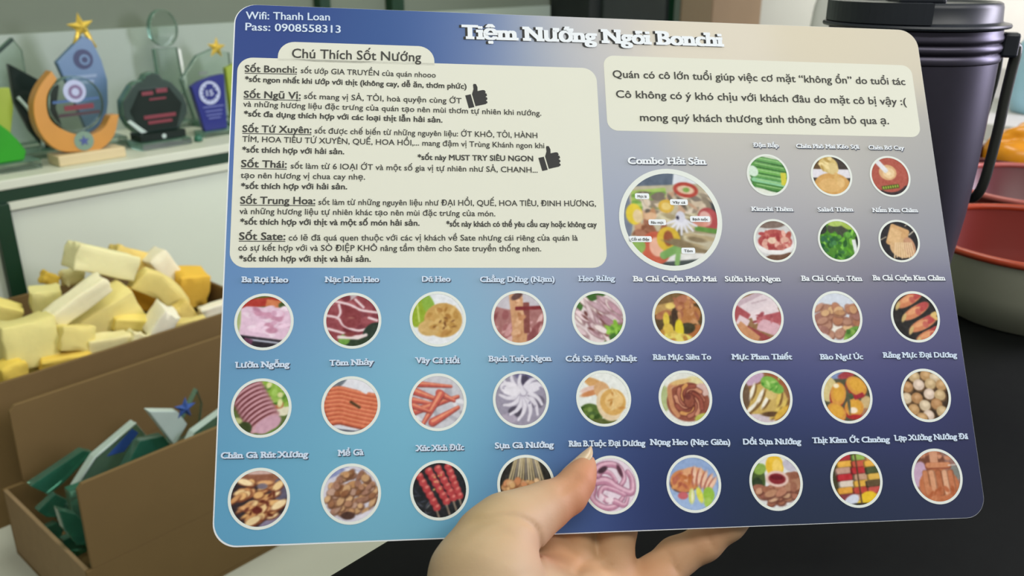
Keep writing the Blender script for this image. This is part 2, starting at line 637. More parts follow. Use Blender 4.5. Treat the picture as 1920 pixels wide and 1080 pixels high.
def f_bach_tuoc(F):
    p = F((150, 144, 166))
    p.e(.3, .9, .5, .2, 0, (104, 100, 140)).e(.15, .7, .2, .2, 0, (72, 66, 90)).e(-.2, -.45, .3, .2, 0, (80, 74, 92)).e(.6, -.1, .3, .25, 0, (104, 98, 118)).e(-.5, -.7, .3, .2, 0, (170, 160, 182))
    for a, ln in [(200, .9), (225, .85), (250, .9), (272, .95), (295, .95), (320, .9), (345, .8), (165, .85), (140, .8), (30, .8), (60, .7), (115, .6)]:
        pts = [(.1 + math.cos(R(a + b)) * ln * t, .25 + math.sin(R(a + b)) * ln * t * 1.1) for t, b in [(0, 0), (.35, 6), (.7, -4), (1, -16)]]
        p.l(smooth_curve(pts, 5), .13, (168, 160, 182), 1, .6).l(smooth_curve(pts, 5), .105, (218, 214, 228), 1, .6)
    p.e(-.4, .4, .4, .25, -20, (226, 222, 234)).e(.5, .45, .3, .18, 20, (220, 216, 230)).blobs(10, (-.8, -.6, .8, .7), (.02, .05), (.02, .04), [(140, 132, 160)])
    return p


def f_co_so_diep(F):
    p = F((226, 230, 226))
    p.e(-.3, .55, .5, .18, -25, (214, 158, 92)).e(-.4, .35, .5, .14, 10, (226, 190, 176)).e(-.5, .2, .4, .1, 14, (206, 130, 76)).e(-.05, .3, .3, .35, 30, (216, 164, 110))
    p.e(-.5, -.55, .45, .35, -20, (84, 112, 44)).blobs(10, (-.9, -.8, -.2, -.2), (.06, .14), (.05, .1), [(60, 90, 34), (116, 144, 60)]).e(-.1, -.9, .6, .14, 0, (90, 100, 44))
    p.e(.2, -.25, .48, .62, 15, (226, 200, 160)).e(.35, -.15, .5, .5, 20, (218, 166, 84)).e(.4, -.1, .36, .32, 20, (230, 188, 116)).blobs(10, (.1, -.4, .7, .3), (.06, .16), (.02, .05), [(204, 140, 64), (240, 206, 140)])
    return p


def f_rau_muc(F):
    p = F((222, 224, 216))
    p.e(-.85, 0, .25, .5, 0, (176, 190, 130)).e(.5, .5, .5, .3, -20, (224, 210, 150)).e(.1, -.15, .85, .75, 0, (150, 78, 58)).e(.7, .3, .35, .25, 0, (214, 176, 166))
    for i in range(11):
        a = i * 33
        pts = [(.15 + .55 * math.cos(R(a + t * 80)) * (1 - .5 * t), -.1 + .6 * math.sin(R(a + t * 80)) * (1 - .4 * t)) for t in (0, .3, .6, 1)]
        c = [(186, 110, 84), (206, 138, 104), (160, 80, 62), (216, 150, 80)][i % 4]
        p.l(smooth_curve(pts, 4), .1, (110, 48, 38)).l(smooth_curve(pts, 4), .075, c, 1, .4)
    p.l(smooth_curve([(-.3, .55), (-.6, .4), (-.55, -.3), (-.35, -.65)], 6), .09, (204, 138, 92)).e(.1, .05, .12, .12, 0, (112, 50, 44)).e(.6, -.75, .3, .14, 15, (186, 190, 80)).e(-.15, .62, .4, .1, 10, (222, 180, 110))
    return p


def f_muc(F):
    p = F((150, 100, 60))
    p.e(-.5, .75, .5, .25, 20, (196, 160, 190)).e(.55, .7, .5, .3, -40, (166, 92, 56)).e(0, -.15, .85, .7, 0, (206, 172, 88)).e(-.85, .1, .2, .5, 0, (110, 84, 60)).e(-.3, -.85, .6, .2, -10, (206, 190, 200))
    for x, y, a in [(-.55, .25, 68), (-.25, .05, 58), (-.05, -.15, 55), (-.4, -.2, 50), (.5, -.05, 70), (.65, -.35, 55), (.3, -.6, 45), (-.65, -.4, 40)]:
        p.e(x + .05, y - .03, .34, .1, a, (128, 92, 44)).e(x, y, .33, .075, a, (238, 232, 214) if x < .1 else (226, 194, 90))
    p.e(.2, .1, .22, .2, 0, (218, 190, 112)).e(.15, -.65, .4, .1, 0, (96, 66, 38)).e(.55, -.6, .4, .12, 40, (222, 176, 60))
    p.e(.2, .55, .38, .26, -20, (126, 186, 70)).e(.45, .35, .3, .2, -20, (112, 180, 66)).blobs(10, (-.1, .2, .7, .75), (.06, .14), (.03, .07), [(84, 156, 50), (170, 212, 110)])
    return p


def f_bao_ngu(F):
    p = F((84, 84, 62))
    p.e(-.3, .9, .6, .2, 10, (120, 140, 186)).e(.1, .85, .4, .14, 15, (170, 60, 66)).e(-.75, .3, .4, .5, 0, (216, 196, 130)).e(.8, -.4, .3, .4, 0, (206, 176, 120)).e(.6, -.75, .4, .25, 20, (170, 120, 90))
    for x, y, rx, ry, a in [(-.35, .1, .32, .46, -15), (.45, .4, .46, .34, -35), (.25, -.45, .4, .36, 20), (-.5, -.6, .42, .32, -40)]:
        p.e(x - .05, y - .1, rx, ry, a, (168, 50, 44)).e(x, y, rx, ry, a, (222, 150, 56)).e(x + .02, y + .04, rx * .7, ry * .7, a, (230, 166, 50))
    p.e(-.4, .42, .12, .09, 0, (246, 230, 190)).e(.2, -.55, .18, .12, 0, (248, 228, 200)).e(.15, .0, .12, .12, 0, (70, 92, 58)).b(.5, .0, .22, .08, 20, (168, 36, 50)).e(.25, -.8, .3, .08, 0, (186, 40, 40)).e(.05, -.2, .06, .5, 0, (90, 90, 70))
    return p


def f_rang_muc(F):
    p = F((62, 46, 30))
    for i, (x, y) in enumerate([(-.4, .75), (.1, .8), (.5, .7), (-.75, .35), (-.25, .42), (.25, .45), (.72, .4), (-.85, -.1), (-.4, -.1), (.15, .05), (.6, -.0), (-.6, -.55), (-.1, -.4), (.4, -.35), (.0, -.8), (.6, -.65), (-.3, -.9)]):
        c = [(196, 166, 118), (190, 146, 92), (206, 184, 150), (180, 130, 80), (214, 190, 170)][i % 5]
        p.e(x + .02, y - .05, .26, .24, 0, (104, 74, 44)).e(x, y, .24, .22, 0, c).e(x + .02, y + .05, .12, .1, 0, np.minimum(np.array(c) + 26, 245), 2)
    return p


def f_chan_ga(F):
    p = F((52, 40, 44))
    p.e(0, .75, .9, .2, -5, (150, 92, 66)).e(.75, .3, .3, .4, 0, (96, 90, 112)).e(.5, -.85, .6, .2, 25, (130, 120, 150)).e(0, .95, .8, .12, 0, (206, 170, 160))
    p.blobs(44, (-.85, -.85, .85, .6), (.14, .3), (.06, .13), [(232, 176, 106), (240, 200, 136), (206, 136, 74), (222, 160, 100), (244, 214, 160)], (-20, 50), clip=lambda x, y: x * x + y * y < .75 and not (x > .4 and y < -.6), edge=(126, 62, 36))
    p.e(-.05, -.4, .18, .12, 0, (112, 40, 30)).e(.1, .42, .18, .1, 0, (122, 110, 124)).blobs(8, (-.7, -.6, .6, .2), (.06, .14), (.03, .06), [(110, 46, 28)])
    return p


def f_me_ga(F):
    p = F((206, 202, 218))
    p.e(-.5, .8, .5, .12, 30, (130, 140, 190)).blobs(6, (-.9, .6, .6, .95), (.2, .4), (.03, .05), [(170, 176, 210), (228, 226, 236)], (-30, 30))
    p.blobs(90, (-.85, -.7, .92, .72), (.09, .2), (.07, .13), [(196, 142, 92), (176, 124, 92), (206, 160, 112), (160, 112, 90), (190, 150, 130), (150, 96, 62)], (0, 60), clip=lambda x, y: (x / .9) ** 2 + (y / .75) ** 2 < 1 and y < .75 * x + .85, edge=(108, 68, 46))
    p.e(-.1, -.75, .25, .14, 0, (80, 52, 44)).e(.5, -.78, .35, .12, 30, (216, 212, 226))
    return p


def f_xuc_xich(F):
    p = F((36, 38, 42))
    p.blobs(16, (-1, -1, 1, .1), (.05, .2), (.01, .03), [(84, 88, 104), (60, 66, 84), (150, 150, 150)])
    for x0, y0, x1, y1 in [(-.72, .5, -.1, -.62), (-.38, .68, .25, -.42), (-.05, .76, .5, -.3), (.32, .82, .72, -.24)]:
        p.l([(x0, y0), (x1, y1)], .12, (134, 30, 38)).l([(x0 + .01, y0 + .02), (x1 + .01, y1 + .02)], .09, (186, 58, 62))
        for k in range(6):
            t = k / 5
            x, y = x0 + (x1 - x0) * t, y0 + (y1 - y0) * t
            p.e(x, y + .01, .125, .14, -60, (190, 60, 64)).e(x + .02, y + .07, .07, .05, 30, (226, 118, 108))
        p.l([(x1, y1 - .12), (x1 + .12, y1 - .5)], .03, (150, 130, 110))
    p.blobs(8, (-.3, -.1, .1, .6), (.02, .04), (.02, .03), [(226, 200, 110)])
    return p


def f_sun_ga(F):
    p = F((44, 42, 38))
    for i in range(13):
        t = i / 12
        p.l([(-.35 + t * .75, 1), (-.75 + t * 1.5, -.25)], .03, [(216, 196, 150), (196, 176, 130), (150, 140, 130), (228, 210, 170)][i % 4])
    p.blobs(60, (-.85, -.9, .85, .12), (.1, .15), (.09, .13), [(222, 172, 112), (206, 150, 96), (232, 190, 140), (214, 140, 90)], edge=(140, 86, 50))
    return p


def f_rau_bt(F):
    p = F((222, 206, 222))
    for pts, w in [([(-.7, .3), (-.45, .65), (0, .75), (.35, .6), (.5, .2), (.3, -.1)], .13), ([(-.8, .1), (-.2, .15), (.3, -.15), (.75, -.3), (.8, .15), (.65, .45)], .15), ([(-.7, -.1), (-.75, -.5), (-.35, -.8), (.1, -.78), (.4, -.5)], .14), ([(-.2, -.55), (-.45, -.35), (-.3, -.1), (.1, -.2), (.5, -.4)], .11), ([(-.5, .35), (-.3, .5), (0, .4), (.2, .1)], .1), ([(.1, -.6), (.45, -.75), (.6, -.5)], .1)]:
        q = smooth_curve(pts, 6)
        p.l(q, w * 1.15, (120, 66, 92), 1, .5).l(q, w, (190, 128, 158), 1, .5).l([(x + .02, y + .04) for x, y in q], w * .45, (222, 176, 198), 1, .5)
    p.e(-.3, .55, .2, .1, 30, (70, 44, 58)).e(.35, .5, .08, .25, 20, (92, 52, 70)).e(-.1, -.55, .16, .1, 0, (232, 214, 226)).e(-.4, -.45, .1, .14, 0, (226, 206, 222))
    return p


def f_nong_heo(F):
    p = F((138, 166, 214))
    p.e(0, -.3, .9, .65, 0, (150, 178, 222))
    p.e(-.35, .05, .58, .38, 5, (104, 70, 60)).e(-.35, .12, .56, .42, 0, (214, 132, 78)).e(0, .32, .5, .3, 0, (226, 160, 112))
    for i, (x, y, a) in enumerate([(.05, .3, 84), (.25, .25, 76), (.43, .15, 68), (.6, .05, 60), (.72, -.05, 55)]):
        p.e(x - .05, y - .03, .34, .1, a, (176, 92, 72)).e(x, y, .32, .075, a, (236, 190, 160))
    p.blobs(12, (-.75, -.1, 0, .4), (.08, .2), (.05, .1), [(228, 156, 92), (200, 112, 60), (190, 100, 72)]).e(-.45, -.42, .2, .14, 0, (202, 92, 100)).e(-.12, -.45, .12, .28, -5, (206, 214, 110)).e(.2, -.42, .12, .3, 14, (226, 222, 70)).e(-.09, -.45, .05, .22, -5, (236, 236, 190)).e(.55, -.42, .22, .28, 0, (150, 196, 60)).e(.5, -.7, .16, .2, 0, (166, 204, 80))
    return p


def f_doi_sun(F):
    p = F((220, 222, 222))
    p.e(-.72, .15, .3, .6, 0, (70, 92, 40)).e(-.6, .5, .26, .2, 20, (140, 176, 70)).e(-.75, -.1, .22, .3, 0, (44, 62, 34))
    p.e(0, .6, .36, .42, 0, (240, 190, 40)).e(.1, .55, .2, .3, 0, (246, 206, 90)).e(.6, .6, .3, .2, -30, (190, 184, 200))
    p.blobs(40, (-.75, -.75, .95, -.1), (.14, .3), (.08, .16), [(190, 134, 100), (160, 96, 72), (206, 160, 124), (176, 112, 84), (146, 80, 62)], (-30, 40), clip=lambda x, y: x * x + y * y < .8, edge=(112, 62, 48)).blobs(10, (.45, -.3, .9, .25), (.14, .24), (.1, .16), [(180, 126, 96), (160, 100, 76)])
    p.e(.05, .12, .46, .3, -5, (226, 190, 176)).e(.05, .12, .34, .2, -5, (140, 34, 42)).e(.05, .17, .26, .09, -5, (112, 22, 32))
    return p


def f_thit_ot(F):
    p = F((70, 66, 40))
    cols = [[(186, 46, 54), (240, 176, 60), (196, 150, 130), (200, 40, 48), (222, 206, 190), (232, 160, 50), (140, 60, 66), (206, 210, 226)], [(150, 186, 80), (206, 84, 60), (196, 44, 48), (196, 150, 120), (232, 176, 60), (200, 66, 52), (190, 130, 110), (240, 196, 40)], [(232, 160, 90), (240, 176, 60), (80, 90, 50), (230, 180, 70), (100, 80, 50), (206, 80, 70), (226, 160, 60), (220, 190, 60)]]
    for j, (x, cs) in enumerate(zip((-.45, .2, .75), cols)):
        for i, c in enumerate(cs):
            y = .85 - i * .25
            p.b(x - .04 + .05 * math.sin(i * 2.1 + j), y - .03, .32, .13, 4, np.array(c) * .6).b(x + .05 * math.sin(i * 2.1 + j), y, .3, .115, 4, c, 1, .08)
    p.e(-.3, -.8, .36, .2, 30, (206, 212, 230)).e(.4, -.7, .36, .24, 15, (240, 196, 30)).e(.1, -.98, .5, .1, 0, (40, 40, 34)).b(.08, 0, .03, 1, 2, (90, 62, 40))
    return p


def f_lap_xuong(F):
    p = F((150, 110, 100))
    p.e(-.3, .6, .7, .5, 0, (120, 70, 50)).blobs(12, (-.7, .4, .7, 1), (.1, .24), (.06, .1), [(206, 136, 100), (180, 106, 76), (60, 44, 40)]).e(-.75, .1, .3, .5, -20, (196, 160, 190)).e(.75, .1, .25, .3, 0, (126, 130, 124))
    p.e(.05, -.35, .84, .66, 0, (196, 110, 66))
    for x, c in [(-.45, (206, 128, 84)), (-.18, (222, 154, 112)), (.1, (190, 106, 64)), (.36, (226, 166, 128)), (.6, (200, 116, 74))]:
        p.b(x, -.25, .13, .5, 3, np.array(c) * .75, 1, .1).b(x - .02, -.25, .1, .48, 3, c, 1, .1)
    p.b(-.05, .82, .17, .34, 0, (214, 150, 114)).b(.1, .4, .55, .13, 0, (152, 76, 48), 1, .1).b(.1, .43, .52, .1, 0, (212, 136, 92), 1, .1).b(.75, .42, .25, .02, 4, (226, 216, 206))
    p.blobs(14, (-.6, -.9, .7, -.5), (.1, .2), (.05, .1), [(190, 100, 58), (206, 124, 80)])
    return p


def f_dau_bap(F):
    p = F((216, 226, 206))
    for i, (y, c) in enumerate([(.7, (104, 170, 92)), (.4, (92, 160, 76)), (.1, (110, 182, 84)), (-.18, (96, 166, 84)), (-.42, (136, 204, 150)), (-.68, (80, 146, 66))]):
        x = .15 if i < 2 else .1
        p.l([(-.75 + .12 * (i == 0), y + .16), (.95, y - .16)], .15, (52, 108, 48)).l([(-.75, y + .19), (.95, y - .12)], .11, c).l([(-.6, y + .2), (.8, y - .06)], .025, (156, 206, 130))
    p.b(.78, -.2, .14, .32, 0, (214, 206, 60)).e(-.75, .2, .25, .3, 40, (206, 230, 210)).e(-.2, -.95, .8, .2, -20, (222, 228, 214))
    return p


def f_pho_mai(F):
    p = F((70, 62, 58))
    p.e(-.8, .5, .4, .4, 0, (104, 80, 50)).b(0, .1, 1.1, .22, 0, (222, 218, 228)).e(0, -.55, .95, .68, 0, (216, 162, 86)).e(-.1, -.5, .6, .35, 0, (224, 176, 104)).e(-.1, .55, .5, .42, -25, (214, 186, 112)).e(.1, .35, .3, .3, 0, (222, 196, 130)).e(.25, -.1, .14, .25, 0, (222, 176, 100)).e(.45, -.35, .2, .25, 0, (230, 186, 116))
    p.blobs(8, (-.5, .3, .3, .9), (.08, .18), (.04, .1), [(230, 206, 140), (196, 160, 84)])
    return p


def f_bo_cay(F):
    p = F((170, 78, 64))
    p.e(.1, -.8, .9, .3, 12, (60, 50, 52)).e(-.05, .1, .98, .92, 0, (182, 86, 70)).e(-.1, .2, .46, .4, 0, (222, 172, 120)).e(-.05, .18, .3, .28, 0, (234, 200, 150))
    p.l([(-.75, .95), (-.2, .3)], .13, (224, 224, 230)).e(-.05, .15, .12, .1, 0, (240, 214, 170))
    p.b(-.05, -.55, .46, .1, 8, (70, 84, 30))
    for i in range(7):
        p.b(-.42 + i * .125, -.6 + i * .018, .04, .07, 8, (166, 190, 60))
    return p


def f_kimchi(F):
    p = F((206, 206, 206))
    p.e(-.2, .85, .8, .25, 0, (130, 110, 100)).e(.2, -.95, 1, .35, 8, (116, 80, 62)).e(0, -.2, .95, .5, 0, (228, 226, 226)).e(0, -.05, .85, .42, 0, (176, 70, 70)).e(0, .15, .66, .4, 0, (190, 86, 80))
    p.blobs(30, (-.75, -.35, .75, .5), (.1, .24), (.06, .14), [(206, 116, 106), (176, 64, 66), (226, 166, 150), (196, 96, 84)], clip=lambda x, y: (x / .85) ** 2 + ((y - .05) / .45) ** 2 < 1)
    p.e(-.15, .0, .22, .16, 0, (232, 196, 170)).e(.5, .05, .2, .14, 0, (226, 170, 150)).l([(-.9, -.25), (-.4, -.52), (.3, -.56), (.9, -.3)], .06, (234, 232, 232))
    return p


def f_salad(F):
    p = F((76, 140, 40))
    p.e(0, .5, .55, .3, -15, (70, 78, 60)).e(-.85, .6, .3, .3, 0, (50, 56, 50)).e(.6, .8, .5, .25, -20, (166, 196, 76)).e(-.1, .85, .4, .16, 0, (176, 204, 96))
    p.blobs(60, (-.9, -.95, .75, .45), (.08, .2), (.06, .14), [(104, 184, 46), (70, 140, 40), (132, 206, 66), (44, 104, 44), (90, 166, 52)])
    p.blobs(12, (-.9, -.4, -.2, .2), (.08, .14), (.06, .12), [(40, 100, 60), (60, 128, 64)]).b(.8, -.45, .1, .5, 6, (222, 226, 228)).b(.95, -.3, .06, .5, 6, (50, 56, 54))
    return p


def f_nam(F):
    p = F((46, 44, 46))
    p.b(-.05, .2, .5, .55, -22, (214, 164, 106), 1, .12).e(.1, -.35, .62, .5, -15, (216, 172, 120)).e(.5, -.3, .3, .5, 10, (200, 146, 110)).b(-.2, .25, .3, .36, -22, (224, 180, 124), 1, .1)
    for i in range(9):
        p.l([(-.2 + i * .1, -.1), (-.35 + i * .13, -.85 + .05 * (i % 3))], .035, (230, 196, 150))
    p.l([(.4, .75), (.65, .95)], .02, (200, 180, 150)).l([(.55, .3), (.95, .6)], .03, (200, 190, 170)).l([(-.95, .05), (-.65, .2)], .025, (180, 166, 140))
    return p


def f_combo(F):
    p = F((190, 184, 160))
    p.e(-.2, .85, .9, .35, 15, (92, 106, 126)).e(.85, .45, .35, .55, 0, (66, 72, 78)).e(-.98, .1, .2, .6, 0, (120, 130, 150)).e(.3, -.9, 1, .25, 6, (70, 80, 80)).b(.5, .8, .4, .16, -10, (216, 222, 230)).b(.2, -.75, .8, .1, 5, (222, 222, 220))
    p.b(-.0, .0, .8, .72, 3, (190, 180, 152), 1, .1)
    for i in range(6):
        p.l([(-.75, .55 - i * .07), (-.1, .62 - i * .07)], .04, [(166, 200, 96), (120, 170, 70)][i % 2])
    p.blobs(50, (-.6, .1, .8, .55), (.08, .2), (.03, .07), [(206, 186, 160), (150, 136, 116), (222, 206, 186), (120, 108, 96), (200, 160, 130)])
    p.blobs(30, (-.1, -.6, .9, .1), (.12, .3), (.04, .08), [(150, 136, 104), (176, 160, 122), (126, 112, 84), (206, 196, 160)], (-25, 10))
    p.blobs(16, (-.75, -.4, -.1, .1), (.1, .22), (.05, .12), [(196, 140, 100), (150, 92, 66), (216, 170, 130), (170, 110, 84)])
    p.e(.35, .62, .26, .16, -8, (186, 66, 54)).e(.35, .62, .18, .09, -8, (226, 190, 160)).e(.36, .62, .07, .05, 0, (130, 170, 80))
    p.e(-.08, .27, .16, .14, 0, (222, 176, 60)).e(-.08, .27, .1, .08, 0, (232, 200, 110)).e(-.75, .1, .17, .22, 0, (232, 204, 50)).e(-.68, .06, .1, .14, 0, (226, 200, 150))
    p.e(.78, .0, .22, .25, 20, (186, 76, 78)).e(.72, .02, .12, .16, 20, (222, 170, 160)).e(.6, -.08, .16, .1, 0, (216, 140, 120)).b(.72, -.22, .24, .05, -8, (96, 150, 62))
    for a in range(200, 350, 22):
        p.l([(.22, .02), (.22 + .34 * math.cos(R(a)), .02 + .34 * math.sin(R(a)))], .04, (222, 222, 234), 1, .5)
    p.e(.2, .05, .1, .12, 0, (210, 210, 226)).e(.14, .03, .03, .04, 0, (50, 46, 66))
    p.e(-.35, -.6, .3, .34, 10, (206, 92, 66)).e(-.33, -.58, .15, .2, 10, (236, 176, 150)).e(-.08, -.42, .24, .26, 0, (222, 184, 50)).e(-.08, -.4, .1, .16, 0, (160, 84, 50)).e(-.7, -.55, .14, .16, 0, (140, 180, 84)).l([(-.2, -.75), (.1, -.6)], .08, (120, 170, 90)).l([(.12, -.6), (.06, -.92)], .05, (130, 178, 100))
    p.blobs(8, (.1, -.65, .85, -.25), (.2, .34), (.04, .07), [(176, 156, 116), (140, 122, 90)], (-20, -5))
    return p


# ------------------------------------------------------------------ the setting
M_wall = mat('grey_green_paint', (110, 120, 104), 0.8, vary=0.05, scale=8)  # grey-green, darkened to carry the shade above the shelf
M_backboard = mat('shaded_grey_board', (156, 170, 156), 0.45, vary=0.03, scale=10)  # greyer board, its tone lowered to stand for shade on the shelf back
M_board = mat('white_board', (205, 214, 196), 0.45, vary=0.03, scale=10)
M_shelfwhite = mat('white_laminate', (206, 212, 192), 0.4, vary=0.03, scale=12)
M_green = mat('dark_green_rail', (14, 52, 30), 0.4, vary=0.12, scale=30)
M_counter = mat('white_counter_top', (196, 200, 186), 0.45, vary=0.04, scale=14)
M_black = mat('black_table_top', (15, 17, 16), 0.75, vary=0.18, scale=120, spec=0.12)
M_floor = mat('grey_floor_tile', (120, 120, 112), 0.6)
M_endwall = mat('end_wall_paint', (215, 212, 208), 0.8, vary=0.1, scale=5)
M_brown = mat('brown_panel', (150, 126, 98), 0.6, vary=0.08, scale=9)
M_dark = mat('dark_interior', (22, 30, 27), 0.7, vary=0.35, scale=12)

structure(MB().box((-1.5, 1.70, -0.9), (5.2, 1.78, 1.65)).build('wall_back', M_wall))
structure(MB().box((5.2, -2.0, -0.9), (5.28, 1.78, 1.65)).build('wall_right', M_endwall))
structure(MB().box((-1.5, -2.0, -0.95), (5.28, 1.78, -0.9)).build('floor', M_floor))
structure(MB().box((-1.5, -2.0, 1.65), (5.28, 1.78, 1.7)).build('ceiling', M_shelfwhite))

d1 = structure(MB().box((3.16, 1.672, -0.9), (4.75, 1.70, 1.45), bevel=.003).build('door_1', mat('door_paint', (178, 180, 172), 0.6, vary=0.04, scale=5)))

# black table in front, its far edge runs along the room
tb = thing('table', (0.65, -0.1, -0.9), 'black tabletop beneath the hand, carrying the dark tumbler and the red bowls', 'table')
MB().box((-1.1, -0.36, 0.865), (0.95, 0.367, 0.9), bevel=0.002).build('tabletop', M_black, tb)
for x, y in ((-1.0, -0.28), (-1.0, 0.28), (0.85, -0.28), (0.85, 0.28)):
    MB().box((x - 0.025, y - 0.025, 0), (x + 0.025, y + 0.025, 0.865), bevel=0.002).build('leg', M_black, tb)

# white bench that carries the cardboard boxes
bn = thing('bench', (0.9, 0.95, -0.9), 'low white bench under the two cardboard boxes', 'bench')
MB().box((-1.8, -0.52, 0.47), (0.65, 0.43, 0.5), bevel=0.002).build('bench_top', M_counter, bn)
MB().box((-1.75, -0.48, 0.0), (0.62, 0.40, 0.47)).build('bench_body', M_counter, bn)

# display cabinet with the awards
cb = thing('display_cabinet', (1.0, 1.55, -0.9), 'white display cabinet with dark green rails behind the boxes', 'cabinet')
MB().box((-1.6, -0.15, 0.8335), (1.05, 0.145, 0.848), bevel=0.0015).build('shelf_board', M_shelfwhite, cb)
MB().box((-1.6, -0.148, 0.8145), (1.05, -0.120, 0.8335)).build('shelf_rail', M_green, cb)
MB().box((-1.6, -0.150, 0.802), (1.05, -0.120, 0.8145)).build('shelf_trim', M_shelfwhite, cb)
MB().box((-1.6, -0.141, 0.0), (1.05, -0.120, 0.798)).build('lower_panel', M_board, cb)
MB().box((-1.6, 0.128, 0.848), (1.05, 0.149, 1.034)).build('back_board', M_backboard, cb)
for x in (-0.5705, 0.335):
    MB().box((x - 0.0115, -0.156, 0.0), (x + 0.0115, -0.141, 0.8145), bevel=0.001).build('post', M_green, cb)
for x0, x1 in ((0.238, 0.266), (0.448, 0.486)):
    MB().box((x0, 0.125, 1.034), (x1, 0.149, 1.5)).build('upper_post', M_green, cb)

# farther along the wall
dk = thing('refrigerator', (2.32, 1.55, -0.9), 'dark glass-fronted cabinet beyond the end of the white board', 'refrigerator')
MB().box((-0.25, 0.0, 0.0), (0.2, 0.145, 1.6), bevel=0.004).build('body', M_dark, dk)
M_darkglass = mat('dark_glass', (36, 44, 40), 0.6, vary=0.4, scale=6, spec=0.2)
MB().box((-0.2, -0.012, 0.1), (0.13, 0.0, 1.55), bevel=0.003).build('door_panel', M_darkglass, dk)
MB().box((0.165, -0.02, 0.0), (0.2, 0.0, 1.6)).build('side_post', M_green, dk)
br = thing('wardrobe', (2.86, 1.55, -0.9), 'plain brown cabinet standing right of the dark one', 'cabinet')
MB().box((-0.3, 0.0, 0.0), (-0.1, 0.145, 1.6), bevel=0.004).build('narrow_door', mat('brown_door', (112, 96, 66), 0.6, vary=0.06), br)
MB().box((-0.097, 0.0, 0.0), (0.26, 0.145, 1.6), bevel=0.004).build('wide_door', M_brown, br)

# ------------------------------------------------------------------ menu card
E1 = Vector((0.75126847, -0.65857325, -0.04332395))
E2 = Vector((0.38734106, 0.38680696, 0.83686754))
EN = E1.cross(E2)
card = bpy.data.objects.new('menu_card', None)
COL.objects.link(card)
card.matrix_world = Matrix(((E1[0], E2[0], EN[0], 0.20255077), (E1[1], E2[1], EN[1], 0.33119582), (E1[2], E2[2], EN[2], 0.23423772), (0, 0, 0, 1)))
tag(card, 'large laminated menu card with blue background and round food pictures, held in the hand', 'menu')
CW, CH = 297.0, 212.4
M_print = mat('printed_ink', (200, 200, 200), 0.6, attr='print', spec=0.12)
M_plastic = mat('white_card_edge', (226, 230, 234), 0.4, vary=0.01)
M_cream = mat('cream_ink', (224, 225, 211), 0.6, vary=0.012, scale=40, spec=0.12)
M_ink = mat('dark_grey_ink', (62, 62, 58), 0.5, vary=0.03, spec=0.3)
M_black_ink = mat('black_ink', (44, 44, 44), 0.5, vary=0.03, spec=0.3)
M_white_ink = mat('white_ink', (232, 238, 244), 0.45, vary=0.01, spec=0.3)
M_pale_ink = mat('pale_blue_ink', (206, 222, 242), 0.45, vary=0.01, spec=0.3)
M_shade_ink = mat('slate_ink', (66, 74, 96), 0.5, vary=0.02, spec=0.3)
M_rim = mat('cream_rim_ink', (222, 228, 222), 0.45, vary=0.01, spec=0.3)

outline = rounded(0, -CH, CW, 0, 8.5, 10)
bm = bmesh.new()
vs = [bm.verts.new((x * MM, y * MM, 0)) for x, y in outline]
fc = bm.faces.new(vs)
ex = bmesh.ops.extrude_face_region(bm, geom=[fc])
for g in ex['geom']:
    if isinstance(g, bmesh.types.BMVert):
        g.co.z = -0.0009
bmesh.ops.recalc_face_normals(bm, faces=bm.faces[:])
mb = MB()
mb.from_bm(bm)
mb.build('card_sheet', M_plastic, card)

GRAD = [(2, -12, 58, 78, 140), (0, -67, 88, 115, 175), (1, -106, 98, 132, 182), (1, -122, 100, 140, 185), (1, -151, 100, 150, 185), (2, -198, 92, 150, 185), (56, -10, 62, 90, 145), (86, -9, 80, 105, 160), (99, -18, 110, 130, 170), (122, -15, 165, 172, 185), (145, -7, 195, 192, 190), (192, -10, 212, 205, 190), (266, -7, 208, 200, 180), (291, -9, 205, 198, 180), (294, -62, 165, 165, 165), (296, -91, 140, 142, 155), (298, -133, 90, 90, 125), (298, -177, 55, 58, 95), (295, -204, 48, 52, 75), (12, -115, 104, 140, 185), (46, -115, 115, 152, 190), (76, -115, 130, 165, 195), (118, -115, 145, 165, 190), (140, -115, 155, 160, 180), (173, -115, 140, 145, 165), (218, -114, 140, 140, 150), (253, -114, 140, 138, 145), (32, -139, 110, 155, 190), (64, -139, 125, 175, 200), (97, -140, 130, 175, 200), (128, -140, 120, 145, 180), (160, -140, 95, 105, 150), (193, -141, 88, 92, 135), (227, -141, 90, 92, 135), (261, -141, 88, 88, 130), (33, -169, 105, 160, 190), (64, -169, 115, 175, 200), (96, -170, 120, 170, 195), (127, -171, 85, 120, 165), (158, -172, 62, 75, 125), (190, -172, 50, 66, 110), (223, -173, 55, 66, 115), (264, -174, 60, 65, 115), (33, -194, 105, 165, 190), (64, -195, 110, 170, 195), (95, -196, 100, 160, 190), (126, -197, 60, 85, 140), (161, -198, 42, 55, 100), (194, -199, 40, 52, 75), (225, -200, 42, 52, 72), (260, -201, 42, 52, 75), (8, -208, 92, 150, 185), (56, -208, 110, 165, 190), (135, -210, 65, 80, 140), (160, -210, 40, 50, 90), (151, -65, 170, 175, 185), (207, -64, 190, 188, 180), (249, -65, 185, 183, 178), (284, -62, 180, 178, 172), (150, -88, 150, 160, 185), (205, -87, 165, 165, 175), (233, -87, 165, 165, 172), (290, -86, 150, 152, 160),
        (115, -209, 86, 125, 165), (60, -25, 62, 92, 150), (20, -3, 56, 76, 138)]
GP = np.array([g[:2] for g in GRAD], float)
GC = np.array([g[2:] for g in GRAD], float)


